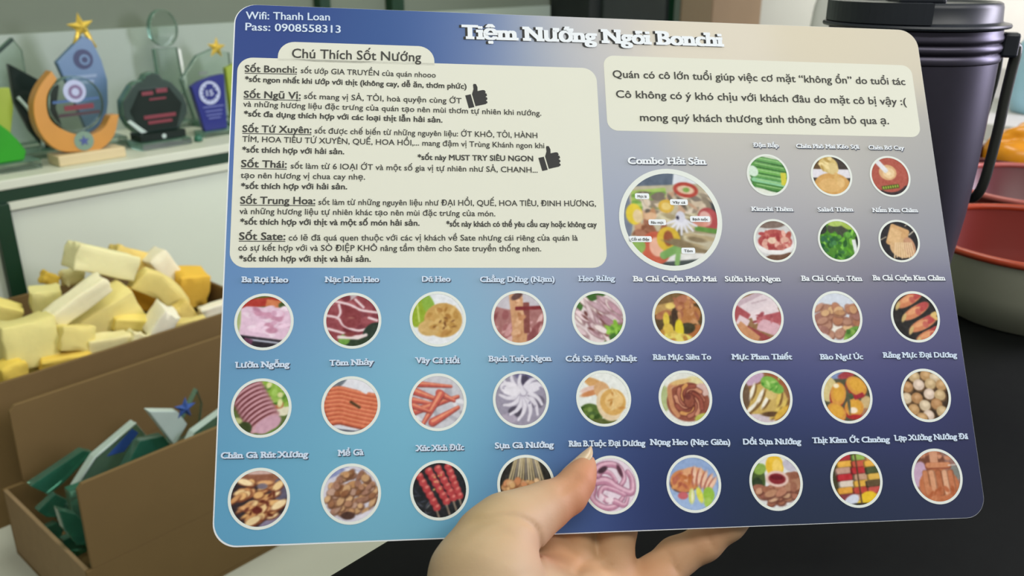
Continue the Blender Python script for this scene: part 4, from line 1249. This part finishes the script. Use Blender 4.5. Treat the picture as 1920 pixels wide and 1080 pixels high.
shard('glass_award', (0.369, .889, -.300), [(-.0307, .0186), (-.008, .0456), (.0198, .0406), (.0355, .0025), (-.0167, 0)], .013, 'dark green glass block under the frosted triangle', M_deepglass, M_greenglass)
shard('glass_award', (0.288, .872, -.342), [(-.0147, .073), (.0147, .0714), (.016, .028), (.0123, .002), (-.0014, 0), (-.0149, .047)], .012, 'glass plate standing behind the green shard in the front box', M_greenglass, M_deepglass)
rng = random.Random(5)
mb = MB()
for i in range(90):
    cx, cy, cz = 0.272 + .30 * rng.random(), 0.805 + .165 * rng.random(), -.368 + .045 * rng.random()
    p = [(rng.uniform(.010, .022) * math.cos(k * 1.26) + cx, rng.uniform(.008, .018) * math.sin(k * 1.26) + cz) for k in range(5)]
    mb.prism(p, cy - .005, cy + .005, 0, 1, .001)
o = mb.build('glass_pieces', [M_deepglass, M_greenglass])
tag(o, 'jumbled green glass pieces filling the bottom of the front box', 'glass', kind='stuff')

# ------------------------------------------------------------------ foam pieces
FOAM = [(0.338, 1.115, -0.194, 0.063, 0.057, 10, 215, 205, 130, 'large pale yellow foam block at the left front of the heap'),
        (0.411, 1.12, -0.161, 0.082, 0.025, 38, 228, 222, 180, 'slim whitish foam bar slanting upward in the left of the heap'),
        (0.44, 1.15, -0.204, 0.109, 0.045, 35, 222, 208, 130, 'longest yellow foam bar slanting beside the slim whitish bar'),
        (0.396, 1.19, -0.173, 0.036, 0.034, 10, 220, 212, 140, 'yellow foam cube behind the slim whitish bar'),
        (0.447, 1.225, -0.162, 0.027, 0.021, 15, 226, 218, 160, 'small pale foam cube at the back under the top plank'),
        (0.419, 1.23, -0.159, 0.021, 0.016, -20, 215, 180, 70, 'tiny golden foam bit at the back left of the heap'),
        (0.473, 1.18, -0.136, 0.087, 0.035, -12, 225, 220, 165, 'pale foam plank lying across the top of the heap'),
        (0.535, 1.24, -0.161, 0.052, 0.031, -15, 220, 195, 110, 'cream foam block behind the top plank'),
        (0.575, 1.22, -0.18, 0.052, 0.032, -50, 228, 222, 190, 'whitish foam block tilted steeply at the upper right'),
        (0.545, 1.165, -0.196, 0.081, 0.033, -35, 222, 205, 125, 'curved cream foam wedge right of the orange block'),
        (0.605, 1.2, -0.214, 0.045, 0.051, 5, 225, 180, 65, 'golden square foam block at the right end'),
        (0.531, 1.21, -0.216, 0.066, 0.034, -3, 205, 150, 40, 'deep orange foam block in the middle of the heap'),
        (0.476, 1.125, -0.213, 0.049, 0.019, -3, 225, 205, 110, 'flat yellow foam piece below the orange block'),
        (0.504, 1.1, -0.214, 0.025, 0.044, -25, 232, 228, 200, 'small white foam piece standing upright at the front'),
        (0.592, 1.11, -0.226, 0.042, 0.02, 20, 235, 230, 205, 'white foam piece on the box edge beside the menu card'),
        (0.426, 1.092, -0.221, 0.056, 0.028, 5, 222, 212, 150, 'pale lumpy foam piece at the front centre of the box edge'),
        (0.464, 1.088, -0.224, 0.026, 0.019, -20, 226, 218, 165, 'small pale foam chunk right of the lumpy piece'),
        (0.371, 1.088, -0.221, 0.061, 0.016, 6, 215, 185, 80, 'golden foam strip along the front edge of the box'),
        (0.308, 1.09, -0.214, 0.03, 0.026, 20, 218, 190, 80, 'golden foam piece in the left corner of the picture'),
        (0.526, 1.09, -0.228, 0.074, 0.018, 17, 218, 200, 120, 'thin pale golden foam slab in front of the curved wedge'),
        (0.347, 1.2, -0.182, 0.035, 0.031, -15, 220, 205, 115, 'yellow foam block behind the large left block'),
        (0.389, 1.10, -0.200, 0.044, 0.032, -5, 215, 200, 120, 'yellow foam stub under the end of the longest bar'),
        (0.338, 1.088, -0.236, 0.053, 0.015, 15, 226, 214, 140, 'pale foam sliver under the golden strip'),
        (0.557, 1.13, -0.225, 0.034, 0.023, -50, 214, 190, 105, 'dull yellow foam bit between the wedge and the right end')]
for i, (x, y, z, L, H, a, r, g, b, label) in enumerate(FOAM):
    rg = random.Random(40 + i)
    D = min(0.046, max(0.02, H * rg.uniform(0.8, 1.2)))
    bm = bmesh.new()
    bmesh.ops.create_cube(bm, size=1.0)
    bmesh.ops.subdivide_edges(bm, edges=bm.edges[:], cuts=3, use_grid_fill=True)
    bend = -0.35 if 'curved' in label else rg.uniform(-.06, .06)
    for q in bm.verts:
        k = q.co.copy()
        tp = 1 + rg.uniform(-.02, .02) + k.x * rg.choice((-.10, .12)) * 0.6
        q.co = Vector((k.x * L, k.y * D * tp, (k.z * tp + bend * (k.x * k.x * 4 - .4) * .8) * H))
        q.co += Vector([rg.uniform(-1, 1) for _ in range(3)]) * 0.0007
    bmesh.ops.bevel(bm, geom=[e for e in bm.edges if e.calc_face_angle(0) > 1.0], offset=0.0022, segments=2, affect='EDGES', profile=0.5)
    fm = MB()
    fm.from_bm(bm)
    M_f = mat('foam', (min(r + 8, 250), min(g + 8, 248), min(b + 8, 230)), 0.85, vary=0.05, scale=70, bump=0.25, spec=0.15, sss=0.1)
    o = fm.build('foam_piece', M_f, None, True)
    o.location = (x, y, z)
    o.rotation_euler = (R(rg.uniform(-10, 10)), R(14 - a), R(rg.uniform(-16, 8)))
    tag(o, label, 'foam piece', 'foam pieces heaped in the back box')
    auto_smooth(o, 50)
rg = random.Random(9)
mb = MB()
for i in range(60):
    x = rg.uniform(-.08, .585)
    y, z = rg.uniform(1.10, 1.32), rg.uniform(-.355, -.262) + (.02 if rg.random() < .2 else 0)
    bm = bmesh.new()
    bmesh.ops.create_cube(bm, size=1.0)
    s = (rg.uniform(.03, .08), rg.uniform(.02, .045), rg.uniform(.02, .045))
    rot = Matrix.Rotation(rg.uniform(-.6, .6), 3, 'Y') @ Matrix.Rotation(rg.uniform(-.8, .8), 3, 'Z')
    for q in bm.verts:
        q.co = rot @ Vector((q.co.x * s[0], q.co.y * s[1], q.co.z * s[2])) + Vector((x, y, z))
    bmesh.ops.bevel(bm, geom=bm.edges[:], offset=0.002, segments=2, affect='EDGES', profile=0.5)
    mb.from_bm(bm)
o = mb.build('foam_offcuts', mat('foam_fill', (204, 180, 96), 0.85, vary=0.2, scale=18, bump=0.25, spec=0.15))
tag(o, 'loose yellow foam offcuts filling the back box under the larger pieces', 'foam', kind='stuff')

# ------------------------------------------------------------------ tumbler
M_tum = mat('dark_blue_black_coating', (70, 67, 80), 0.40, metal=0.8, vary=0.06, scale=160, spec=0.6)
M_lid = mat('black_plastic_lid', (36, 40, 48), 0.38, vary=0.05, scale=80)
M_steel = mat('dark_steel_wire', (76, 78, 74), 0.35, metal=0.6, vary=0.06)
tm = thing('tumbler', (0.5321, 0.1709, 0), 'tall dark insulated tumbler with a black lid behind the right side of the menu card', 'tumbler')
o = MB().lathe([(0, 0), (.034, 0), (.036, .002), (.0375, .02), (.0402, .08), (.0435, .112), (.0450, .14), (.0455, .165), (.0456, .199), (.0440, .199), (.0440, .1985), (0, .1985)], 72).build('body', M_tum, tm, True)
auto_smooth(o, 40)
o = MB().lathe([(.0455, .1992), (.0462, .1995), (.0466, .2012), (.0460, .2030), (.0450, .2040), (.0463, .2052), (.0466, .2072), (.0458, .2086), (.0450, .2092), (.0462, .2104), (.0464, .2122), (.0455, .2138), (.0452, .2160), (.0440, .2165), (.0440, .1992)], 72, closed=True).build('collar', M_tum, tm, True)
auto_smooth(o, 50)
ld = MB().lathe([(0, .2166), (.0455, .2166), (.0486, .2170), (.0490, .2180), (.0484, .2190), (.0450, .2196), (.0440, .2205), (.0434, .2275), (.0428, .2295), (.0415, .2303), (.0375, .2300), (.0360, .2290), (.0100, .2290), (0, .2290)], 72).build('lid', M_lid, tm, True)
auto_smooth(ld, 45)
o = MB().prism([(-.012, -.0), (.012, -.0), (.010, .0075), (-.010, .0075)], -.030, .022, bevel=.002).build('sip_slider', M_lid, ld)
o.location = (-.008, .0, .2292)
o.rotation_euler = (0, 0, R(-62))
aa = [R(q) for q in np.linspace(-262, -152, 24)]
ring = [(.0474 * math.cos(q), .0474 * math.sin(q)) for q in aa] + [(.030 * math.cos(q), .030 * math.sin(q)) for q in aa[::-1]]
mb = MB()
n = len(ring)
mb.add([(x, y, .2198) for x, y in ring] + [(x, y, .2304) for x, y in ring], [tuple(range(n))[::-1], tuple(range(n, 2 * n))] + [(k, (k + 1) % n, n + (k + 1) % n, n + k) for k in range(n)])
mb.build('hinge_block', M_lid, ld)
# wire handle hanging from the collar on the side away from the card
ang = math.atan2(-0.9522, 0.3058) + 0.0
ux = Vector((math.sin(math.atan2(0.1709, 0.5321)), -math.cos(math.atan2(0.1709, 0.5321)), 0))
vz = Vector((math.cos(math.atan2(0.1709, 0.5321)), math.sin(math.atan2(0.1709, 0.5321)), 0))
br2 = MB().box((-.004, -.006, .2015), (.0045, .006, .2145), bevel=.0015).build('handle_bracket', M_lid, tm)
br2.location = ux * .0490
br2.rotation_euler = (0, 0, math.atan2(ux.y, ux.x))
path = []
for r_, z_, d_ in [(.0490, .2065, 0), (.0520, .2075, 0), (.0530, .2040, .000), (.0527, .1950, .001), (.0522, .1800, .002), (.0520, .1630, .003), (.0512, .1450, .004), (.0503, .1320, .005), (.0488, .1240, .007), (.0462, .1190, .012), (.040, .1175, .024), (.028, .1175, .038), (.010, .1178, .0485)]:
    path.append(ux * r_ + vz * d_ + Vector((0, 0, z_)))
hd = MB().tube(smooth_curve(path, 5), .0029, 14).build('handle', M_steel, tm, True)
path = [ux * .0462 + vz * .016 + Vector((0, 0, .206)), ux * .0475 + vz * .017 + Vector((0, 0, .197)), ux * .0468 + vz * .018 + Vector((0, 0, .18)), ux * .043 + vz * .024 + Vector((0, 0, .15)), ux * .030 + vz * .038 + Vector((0, 0, .125)), ux * .010 + vz * .0485 + Vector((0, 0, .1178))]
MB().tube(smooth_curve(path, 5), .0016, 10).build('handle_arm', M_steel, tm, True)

# ------------------------------------------------------------------ red bowls and containers on the table
M_redin = mat('red_plastic', (114, 30, 20), 0.5, vary=0.1, scale=12, spec=0.2)
M_rim2 = mat('orange_red_rim', (168, 66, 40), 0.28, vary=0.06, scale=20)
M_bowlout = mat('grey_green_glaze', (204, 206, 182), 0.35, vary=0.06, scale=14)


def bowl(name, loc, r, h, label, inner, outer, rim):
    t = thing(name, loc, label, 'bowl')
    b = r * .70
    o = MB().lathe([(0, 0), (b * .95, 0), (b, .001), (b + (r - b) * .55, h * .45), (r - .001, h - .004)], 72).build('outer_shell', outer, t, True)
    MB().lathe([(r - .0035, h - .004), (b + (r - b) * .55 - .003, h * .46), (b - .002, h * .1 + .003), (b * .8, .006), (0, .0055)], 72).build('inside', inner, t, True)
    ring = [(r - .0015 + .0028 * math.cos(a), h - .002 + .0028 * math.sin(a)) for a in np.linspace(0, 2 * math.pi, 13)[:-1]]
    MB().lathe(ring, 72, closed=True).build('rim', rim, t, True)
    return t


bowl('bowl', (0.727, 0.118, 0), .087, .0605, 'red bowl with orange rim and grey outside, in front', M_redin, M_bowlout, M_rim2)
bowl('bowl', (0.912, 0.153, 0), .0875, .0600, 'dark red bowl with pinkish rim behind the grey-sided bowl', mat('maroon_plastic', (96, 28, 34), 0.35, vary=0.08, scale=12), mat('dull_red_plastic', (120, 40, 36), 0.35), mat('pink_red_rim', (176, 92, 86), 0.25))
tr = thing('tray', (1.11, 0.20, 0), 'maroon tray heaped with an orange wrapped bundle behind the red bowls', 'tray')
M_mar = mat('maroon_tray', (92, 34, 42), 0.4, vary=0.06, scale=14)
MB().box((-.085, -.12, 0), (.085, .062, .004)).build('tray_bottom', M_mar, tr)
for lo, hi in (((-.085, -.12, .004), (-.081, .062, .053)), ((.081, -.12, .004), (.085, .062, .053)), ((-.081, -.12, .004), (.081, -.116, .053)), ((-.081, .058, .004), (.081, .062, .053))):
    MB().box(lo, hi, bevel=.0012).build('tray_wall', M_mar, tr)


def crumple(name, loc, size, material, seed, label, cat, amp=.16, levels=5, power=.75):
    bm = bmesh.new()
    bmesh.ops.create_icosphere(bm, subdivisions=levels, radius=1.0)
    rg = np.random.default_rng(seed)
    dirs = rg.normal(0, 1, (26, 3))
    dirs /= np.linalg.norm(dirs, axis=1)[:, None]
    ph = rg.uniform(0, 6, 26)
    for q in bm.verts:
        p = np.array(q.co)
        d = sum(abs(math.sin(4.2 * float(p @ dirs[k]) + ph[k])) for k in range(26)) / 26 - .62
        sq = np.sign(p) * np.abs(p) ** power
        sc = sq * (1 + amp * 3 * d)
        z = max(sc[2], -.72)
        q.co = Vector((sc[0] * size[0], sc[1] * size[1], z * size[2] + .72 * size[2]))
    m = MB()
    m.from_bm(bm)
    o = m.build(name, material, None, True)
    o.location = loc
    return tag(o, label, cat)


M_orange = mat('orange_plastic_film', (240, 152, 34), 0.25, vary=0.3, scale=26, sss=0.1)
crumple('orange_bundle', (1.11, 0.171, 0.0045), (.066, .074, .046), M_orange, 3, 'orange and yellow crumpled plastic bundle sitting in the maroon tray', 'bundle', amp=.24, power=.5)
M_bluebag = mat('light_blue_film', (158, 202, 218), 0.35, vary=0.1, scale=18)
wb = thing('side_table', (1.62, 0.42, -0.9), 'pale side table beyond the black tabletop', 'table')
MB().box((.02, -.46, .865), (.94, .36, .895), bevel=.002).build('tabletop', M_endwall, wb)
for x, y in ((.06, -.42), (.06, .32), (.90, -.42), (.90, .32)):
    MB().box((x - .02, y - .02, 0), (x + .02, y + .02, .865)).build('leg', M_endwall, wb)
crumple('plastic_bag', (1.86, 0.335, -.005), (.10, .07, .088), M_bluebag, 8, 'light blue plastic bag at the right edge behind the tumbler handle', 'bag', amp=.1)
M_whitebag = mat('white_plastic_film', (206, 206, 204), 0.3, vary=0.06, scale=12)
crumple('plastic_bag', (1.84, 0.68, -.005), (.12, .10, .15), M_whitebag, 12, 'crumpled white plastic bag behind the top edge of the menu card', 'bag', amp=.1)

# ------------------------------------------------------------------ the hand
CA = [  # (u, v, w, radius) in card millimetres, chains of joints
    [(136.0, -186.2, 4.0, 2.2), (134.5, -188.4, 5.0, 4.0), (131.2, -193.1, 7.0, 6.1), (126.6, -198.1, 9.0, 7.0), (117.9, -201.9, 12.0, 8.6), (110.0, -205.6, 16.0, 10.3), (102.9, -208.9, 20.0, 12.4), (98.3, -213.8, 23.5, 14.4), (93.4, -223.8, 28.0, 18.0), (92.5, -234.2, 30.0, 19.5)],
    [(125.2, -227.8, -7.0, 9.4), (122.4, -219.4, -11.0, 8.5), (120.0, -209.5, -11.5, 8.2), (118.1, -192.4, -9.5, 7.4), (117.4, -181.3, -8.0, 6.2)],
    [(134.1, -230.5, -11.0, 9.6), (131.8, -219.9, -13.0, 8.4), (131.5, -209.9, -12.0, 8.1), (133.8, -188.8, -9.5, 7.5), (135.6, -173.5, -8.0, 6.2)],
    [(146.8, -233.2, -13.0, 9.6), (147.3, -222.6, -14.0, 8.3), (149.0, -211.7, -12.5, 8.0), (155.2, -191.5, -9.5, 7.2), (159.8, -178.0, -7.8, 6.0)],
    [(148.5, -241.0, -12.0, 10.2), (163.6, -231.3, -15.0, 8.4), (174.1, -223.9, -17.0, 7.6), (185.1, -218.8, -15.0, 6.8), (194.7, -212.2, -10.5, 5.4), (206.6, -202.9, -6.8, 4.2)],
    [(97.0, -232.0, 22.0, 19.0), (116.0, -238.7, 2.0, 16.5), (132.6, -241.2, -8.0, 15.0), (147.0, -240.0, -12.0, 11.0)],
    [(112.7, -238.7, 6.0, 17.0), (108.0, -248.0, 18.0, 19.0), (92.2, -256.3, 44.0, 19.5), (72.0, -262.0, 90.0, 19.0), (50.0, -262.0, 165.0, 21.0)],
    [(131.0, -236.0, -8.0, 13.5), (116.0, -246.0, 12.0, 17.0)],
]
H_ = 1.0
lo = np.array([22.0, -292.0, -36.0])
hi = np.array([216.0, -166.0, 192.0])
dims = ((hi - lo) / H_).astype(int)
gx, gy, gz = [lo[k] + H_ * np.arange(dims[k]) for k in range(3)]
field = np.full(tuple(dims), 60.0, np.float32)


def chain_distance(chain, sl):
    X, Y, Z = np.meshgrid(gx[sl[0]], gy[sl[1]], gz[sl[2]], indexing='ij')
    best = None
    for (a, b) in zip(chain[:-1], chain[1:]):
        pa, pb = np.array(a[:3]), np.array(b[:3])
        ab = pb - pa
        t = np.clip(((X - pa[0]) * ab[0] + (Y - pa[1]) * ab[1] + (Z - pa[2]) * ab[2]) / (ab @ ab), 0, 1)
        d = np.sqrt((X - pa[0] - t * ab[0]) ** 2 + (Y - pa[1] - t * ab[1]) ** 2 + (Z - pa[2] - t * ab[2]) ** 2) - (a[3] + (b[3] - a[3]) * t)
        if best is None:
            best = d
        else:
            k = 3.0
            h = np.clip(.5 + .5 * (best - d) / k, 0, 1)
            best = best * (1 - h) + d * h - k * h * (1 - h)
    return best


for ci, ch in enumerate(CA):
    P = np.array(ch)
    m0 = np.maximum(((P[:, :3] - P[:, 3:] - 14).min(0) - lo) / H_, 0).astype(int)
    m1 = np.minimum(((P[:, :3] + P[:, 3:] + 14).max(0) - lo) / H_ + 2, dims).astype(int)
    sl = tuple(slice(m0[k], m1[k]) for k in range(3))
    d = chain_distance(ch, sl)
    cur = field[sl]
    k = {0: 1.0, 1: 2.5, 2: 1.6, 3: 1.6, 4: 3.0, 5: 7.0, 6: 9.0, 7: 7.0}[ci]
    h = np.clip(.5 + .5 * (cur - d) / k, 0, 1)
    field[sl] = cur * (1 - h) + d * h - k * h * (1 - h)

# skin creases, carved as shallow grooves where the photo shows them: (points in u,v; side of the card; depth; width)
CREASE = [([(85.9, -209.0), (92.4, -205.5), (100.9, -204.2), (107.4, -205.7), (111.6, -209.0), (113.4, -215.3), (114.5, -221.3), (116.4, -228.2)], 8, .75, 1.1),
          ([(84.0, -216.0), (91.0, -211.5), (99.0, -209.5), (105.0, -210.5)], 8, .22, .9), ([(86.0, -223.0), (95.0, -217.5), (104.0, -216.5)], 8, .16, .8), ([(97.0, -226.0), (104.0, -222.0), (110.0, -222.0)], 8, .16, .8),
          ([(120.7, -197.9), (125.4, -195.1), (131.5, -191.1)], 2, .5, .9),
          ([(118.4, -220.9), (123.7, -223.9), (127.6, -226.0), (131.8, -223.3), (136.9, -221.8), (145.1, -220.6)], -30, .6, 1.4),
          ([(127.6, -226.0), (134.8, -224.1), (148.0, -225.7)], -30, .6, 1.1),
          ([(168.0, -220.0), (172.0, -230.0)], -30, .5, 1.2), ([(183.0, -213.5), (187.5, -222.0)], -30, .45, 1.1)]
UX, UY = np.meshgrid(gx, gy, indexing='ij')
for pts, wmin, dep, wd in CREASE:
    pts = [tuple(p) for p in smooth_curve(pts, 4)]
    d = np.full(UX.shape, 99.0)
    fade = np.zeros(UX.shape)
    for k_, ((ax, ay), (bx_, by_)) in enumerate(zip(pts[:-1], pts[1:])):
        ex_, ey_ = bx_ - ax, by_ - ay
        t = np.clip(((UX - ax) * ex_ + (UY - ay) * ey_) / (ex_ * ex_ + ey_ * ey_ + 1e-9), 0, 1)
        dn = np.hypot(UX - ax - t * ex_, UY - ay - t * ey_)
        along = (k_ + t) / (len(pts) - 1)
        fade = np.where(dn < d, np.clip(np.minimum(along, 1 - along) * 5, 0, 1), fade)
        d = np.minimum(d, dn)
    g = fade * 1.7 * dep * np.exp(-(d / wd) ** 2)
    kz = gz > wmin
    field[:, :, kz] += g[:, :, None].astype(np.float32)


def surface_nets(F, org, h):
    n = F.shape
    s = F < 0
    acc = np.zeros(tuple(k - 1 for k in n) + (3,), np.float32)
    cnt = np.zeros(tuple(k - 1 for k in n), np.float32)
    c0 = [slice(0, -1), slice(1, None)]
    corners = [(i, j, k) for i in (0, 1) for j in (0, 1) for k in (0, 1)]
    for a in corners:
        for ax in range(3):
            if a[ax]:
                continue
            b = list(a)
            b[ax] = 1
            fa, fb = F[c0[a[0]], c0[a[1]], c0[a[2]]], F[c0[b[0]], c0[b[1]], c0[b[2]]]
            cr = (fa < 0) != (fb < 0)
            t = np.where(cr, fa / np.where(cr, fa - fb, 1), 0)
            for q in range(3):
                acc[..., q] += np.where(cr, a[q] + (t if q == ax else 0), 0)
            cnt += cr
    act = cnt > 0
    ids = -np.ones(act.shape, np.int64)
    ids[act] = np.arange(act.sum())
    idx = np.argwhere(act)
    V = (idx + acc[act] / cnt[act][:, None]) * h + org
    Q = []
    for ax in range(3):
        o1, o2 = (ax + 1) % 3, (ax + 2) % 3
        sa = [slice(1, -1)] * 3
        sb = [slice(1, -1)] * 3
        sa[ax] = slice(0, -1)
        sb[ax] = slice(1, None)
        ea, eb = s[tuple(sa)], s[tuple(sb)]
        for flip in (False, True):
            E_ = np.argwhere((ea & ~eb) if not flip else (~ea & eb))
            base = E_.copy()
            for q in (o1, o2):
                base[:, q] += 1

            def cell(d1, d2):
                r = base.copy()
                r[:, o1] -= d1
                r[:, o2] -= d2
                return ids[r[:, 0], r[:, 1], r[:, 2]]
            q4 = np.stack([cell(1, 1), cell(0, 1), cell(0, 0), cell(1, 0)], 1)
            Q.append(q4 if not flip else q4[:, ::-1])
    Q = np.concatenate(Q)
    return V, Q[(Q >= 0).all(1)]


HV, HQ = surface_nets(field, lo, H_)
# relax the surface a little
nb = np.concatenate([HQ[:, [0, 1]], HQ[:, [1, 2]], HQ[:, [2, 3]], HQ[:, [3, 0]]])
for _ in range(3):
    s_ = np.zeros_like(HV)
    n_ = np.zeros(len(HV))
    for a, b in ((0, 1), (1, 0)):
        np.add.at(s_, nb[:, a], HV[nb[:, b]])
        np.add.at(n_, nb[:, a], 1)
    HV = HV * .5 + .5 * s_ / n_[:, None]
# skin tone: warm tan, pinker at the fingertips, the pads and the palm
tone = np.zeros((len(HV), 3)) + np.array((174, 150, 118.0))


def blush(c, r, rgb, k):
    global tone
    w = k * np.exp(-((HV - np.array(c)) ** 2).sum(1) / (2 * r * r))[:, None]
    tone = tone * (1 - w) + np.array(rgb, float) * w


blush((135, -193, 8), 7, (184, 120, 86), .9)
blush((128, -203, 8), 9, (184, 118, 84), .9)
blush((119, -211, 8), 8, (190, 118, 82), .8)
blush((110, -213, 30), 9, (196, 152, 124), .6)
blush((128, -224, -4), 10, (190, 138, 94), .7)
blush((160, -230, -8), 14, (200, 146, 108), .8)
blush((185, -218, -8), 10, (196, 146, 110), .7)
blush((95, -205, 30), 10, (168, 146, 104), .5)
M_skin = mat('skin', (206, 172, 128), 0.55, attr='print', spec=0.25, sss=0.1)
nt = M_skin.node_tree
tcn = nt.nodes.new('ShaderNodeTexCoord')
nzn = nt.nodes.new('ShaderNodeTexNoise')
nzn.inputs['Scale'].default_value = 900
bpn = nt.nodes.new('ShaderNodeBump')
bpn.inputs['Strength'].default_value = 0.12
bpn.inputs['Distance'].default_value = 0.0004
nt.links.new(tcn.outputs['Object'], nzn.inputs['Vector'])
nt.links.new(nzn.outputs['Fac'], bpn.inputs['Height'])
nt.links.new(bpn.outputs['Normal'], nt.nodes['Principled BSDF'].inputs['Normal'])
hand = make('hand', HV * MM, HQ, M_skin, None, True, col=lin(tone))
hand.matrix_world = card.matrix_world.copy()
tag(hand, 'bare left hand gripping the bottom edge of the menu card, thumb in front', 'hand')

# thumb nail: long, slightly curved and translucent
M_nail = mat('thumb_nail', (198, 172, 142), 0.25, vary=0.05, scale=200, sss=0.2, spec=0.5)
ax0 = np.array((128.2, -191.6, 6.4))
ax1 = np.array((138.2, -181.6, 3.6))
axd = (ax1 - ax0) / np.linalg.norm(ax1 - ax0)
nrm = np.array((-.60, .60, .35))
nrm -= axd * (nrm @ axd)
nrm /= np.linalg.norm(nrm)
sd = np.cross(axd, nrm)
vv, ff = [], []
n1, n2 = 14, 9
Ln = np.linalg.norm(ax1 - ax0)
for layer in (0, 1):
    for i in range(n1 + 1):
        t = i / n1
        hw = 4.0 * (1 - max(0, (t - .55) / .45) ** 2.2) * (.75 + .25 * min(1, t * 5)) + .15
        for j in range(n2 + 1):
            a = (j / n2 - .5) * 2
            p = ax0 + axd * Ln * t + sd * hw * a * .95 + nrm * (3.7 - 1.9 * a * a * hw / 4.2 - 2.2 * t - layer * .45)
            vv.append(p * MM)
S = (n1 + 1) * (n2 + 1)
for i in range(n1):
    for j in range(n2):
        a = i * (n2 + 1) + j
        ff.append((a, a + 1, a + n2 + 2, a + n2 + 1))
        ff.append((S + a, S + a + n2 + 1, S + a + n2 + 2, S + a + 1))
for i in range(n1):
    for j in (0, n2):
        a = i * (n2 + 1) + j
        q = (a, a + n2 + 1, S + a + n2 + 1, S + a)
        ff.append(q if j == 0 else q[::-1])
for j in range(n2):
    for i in (0, n1):
        a = i * (n2 + 1) + j
        q = (a, S + a, S + a + 1, a + 1)
        ff.append(q if i == 0 else q[::-1])
nail = make('thumb_nail', vv, ff, M_nail, hand, True)
nail['label'] = 'long pale thumb nail'
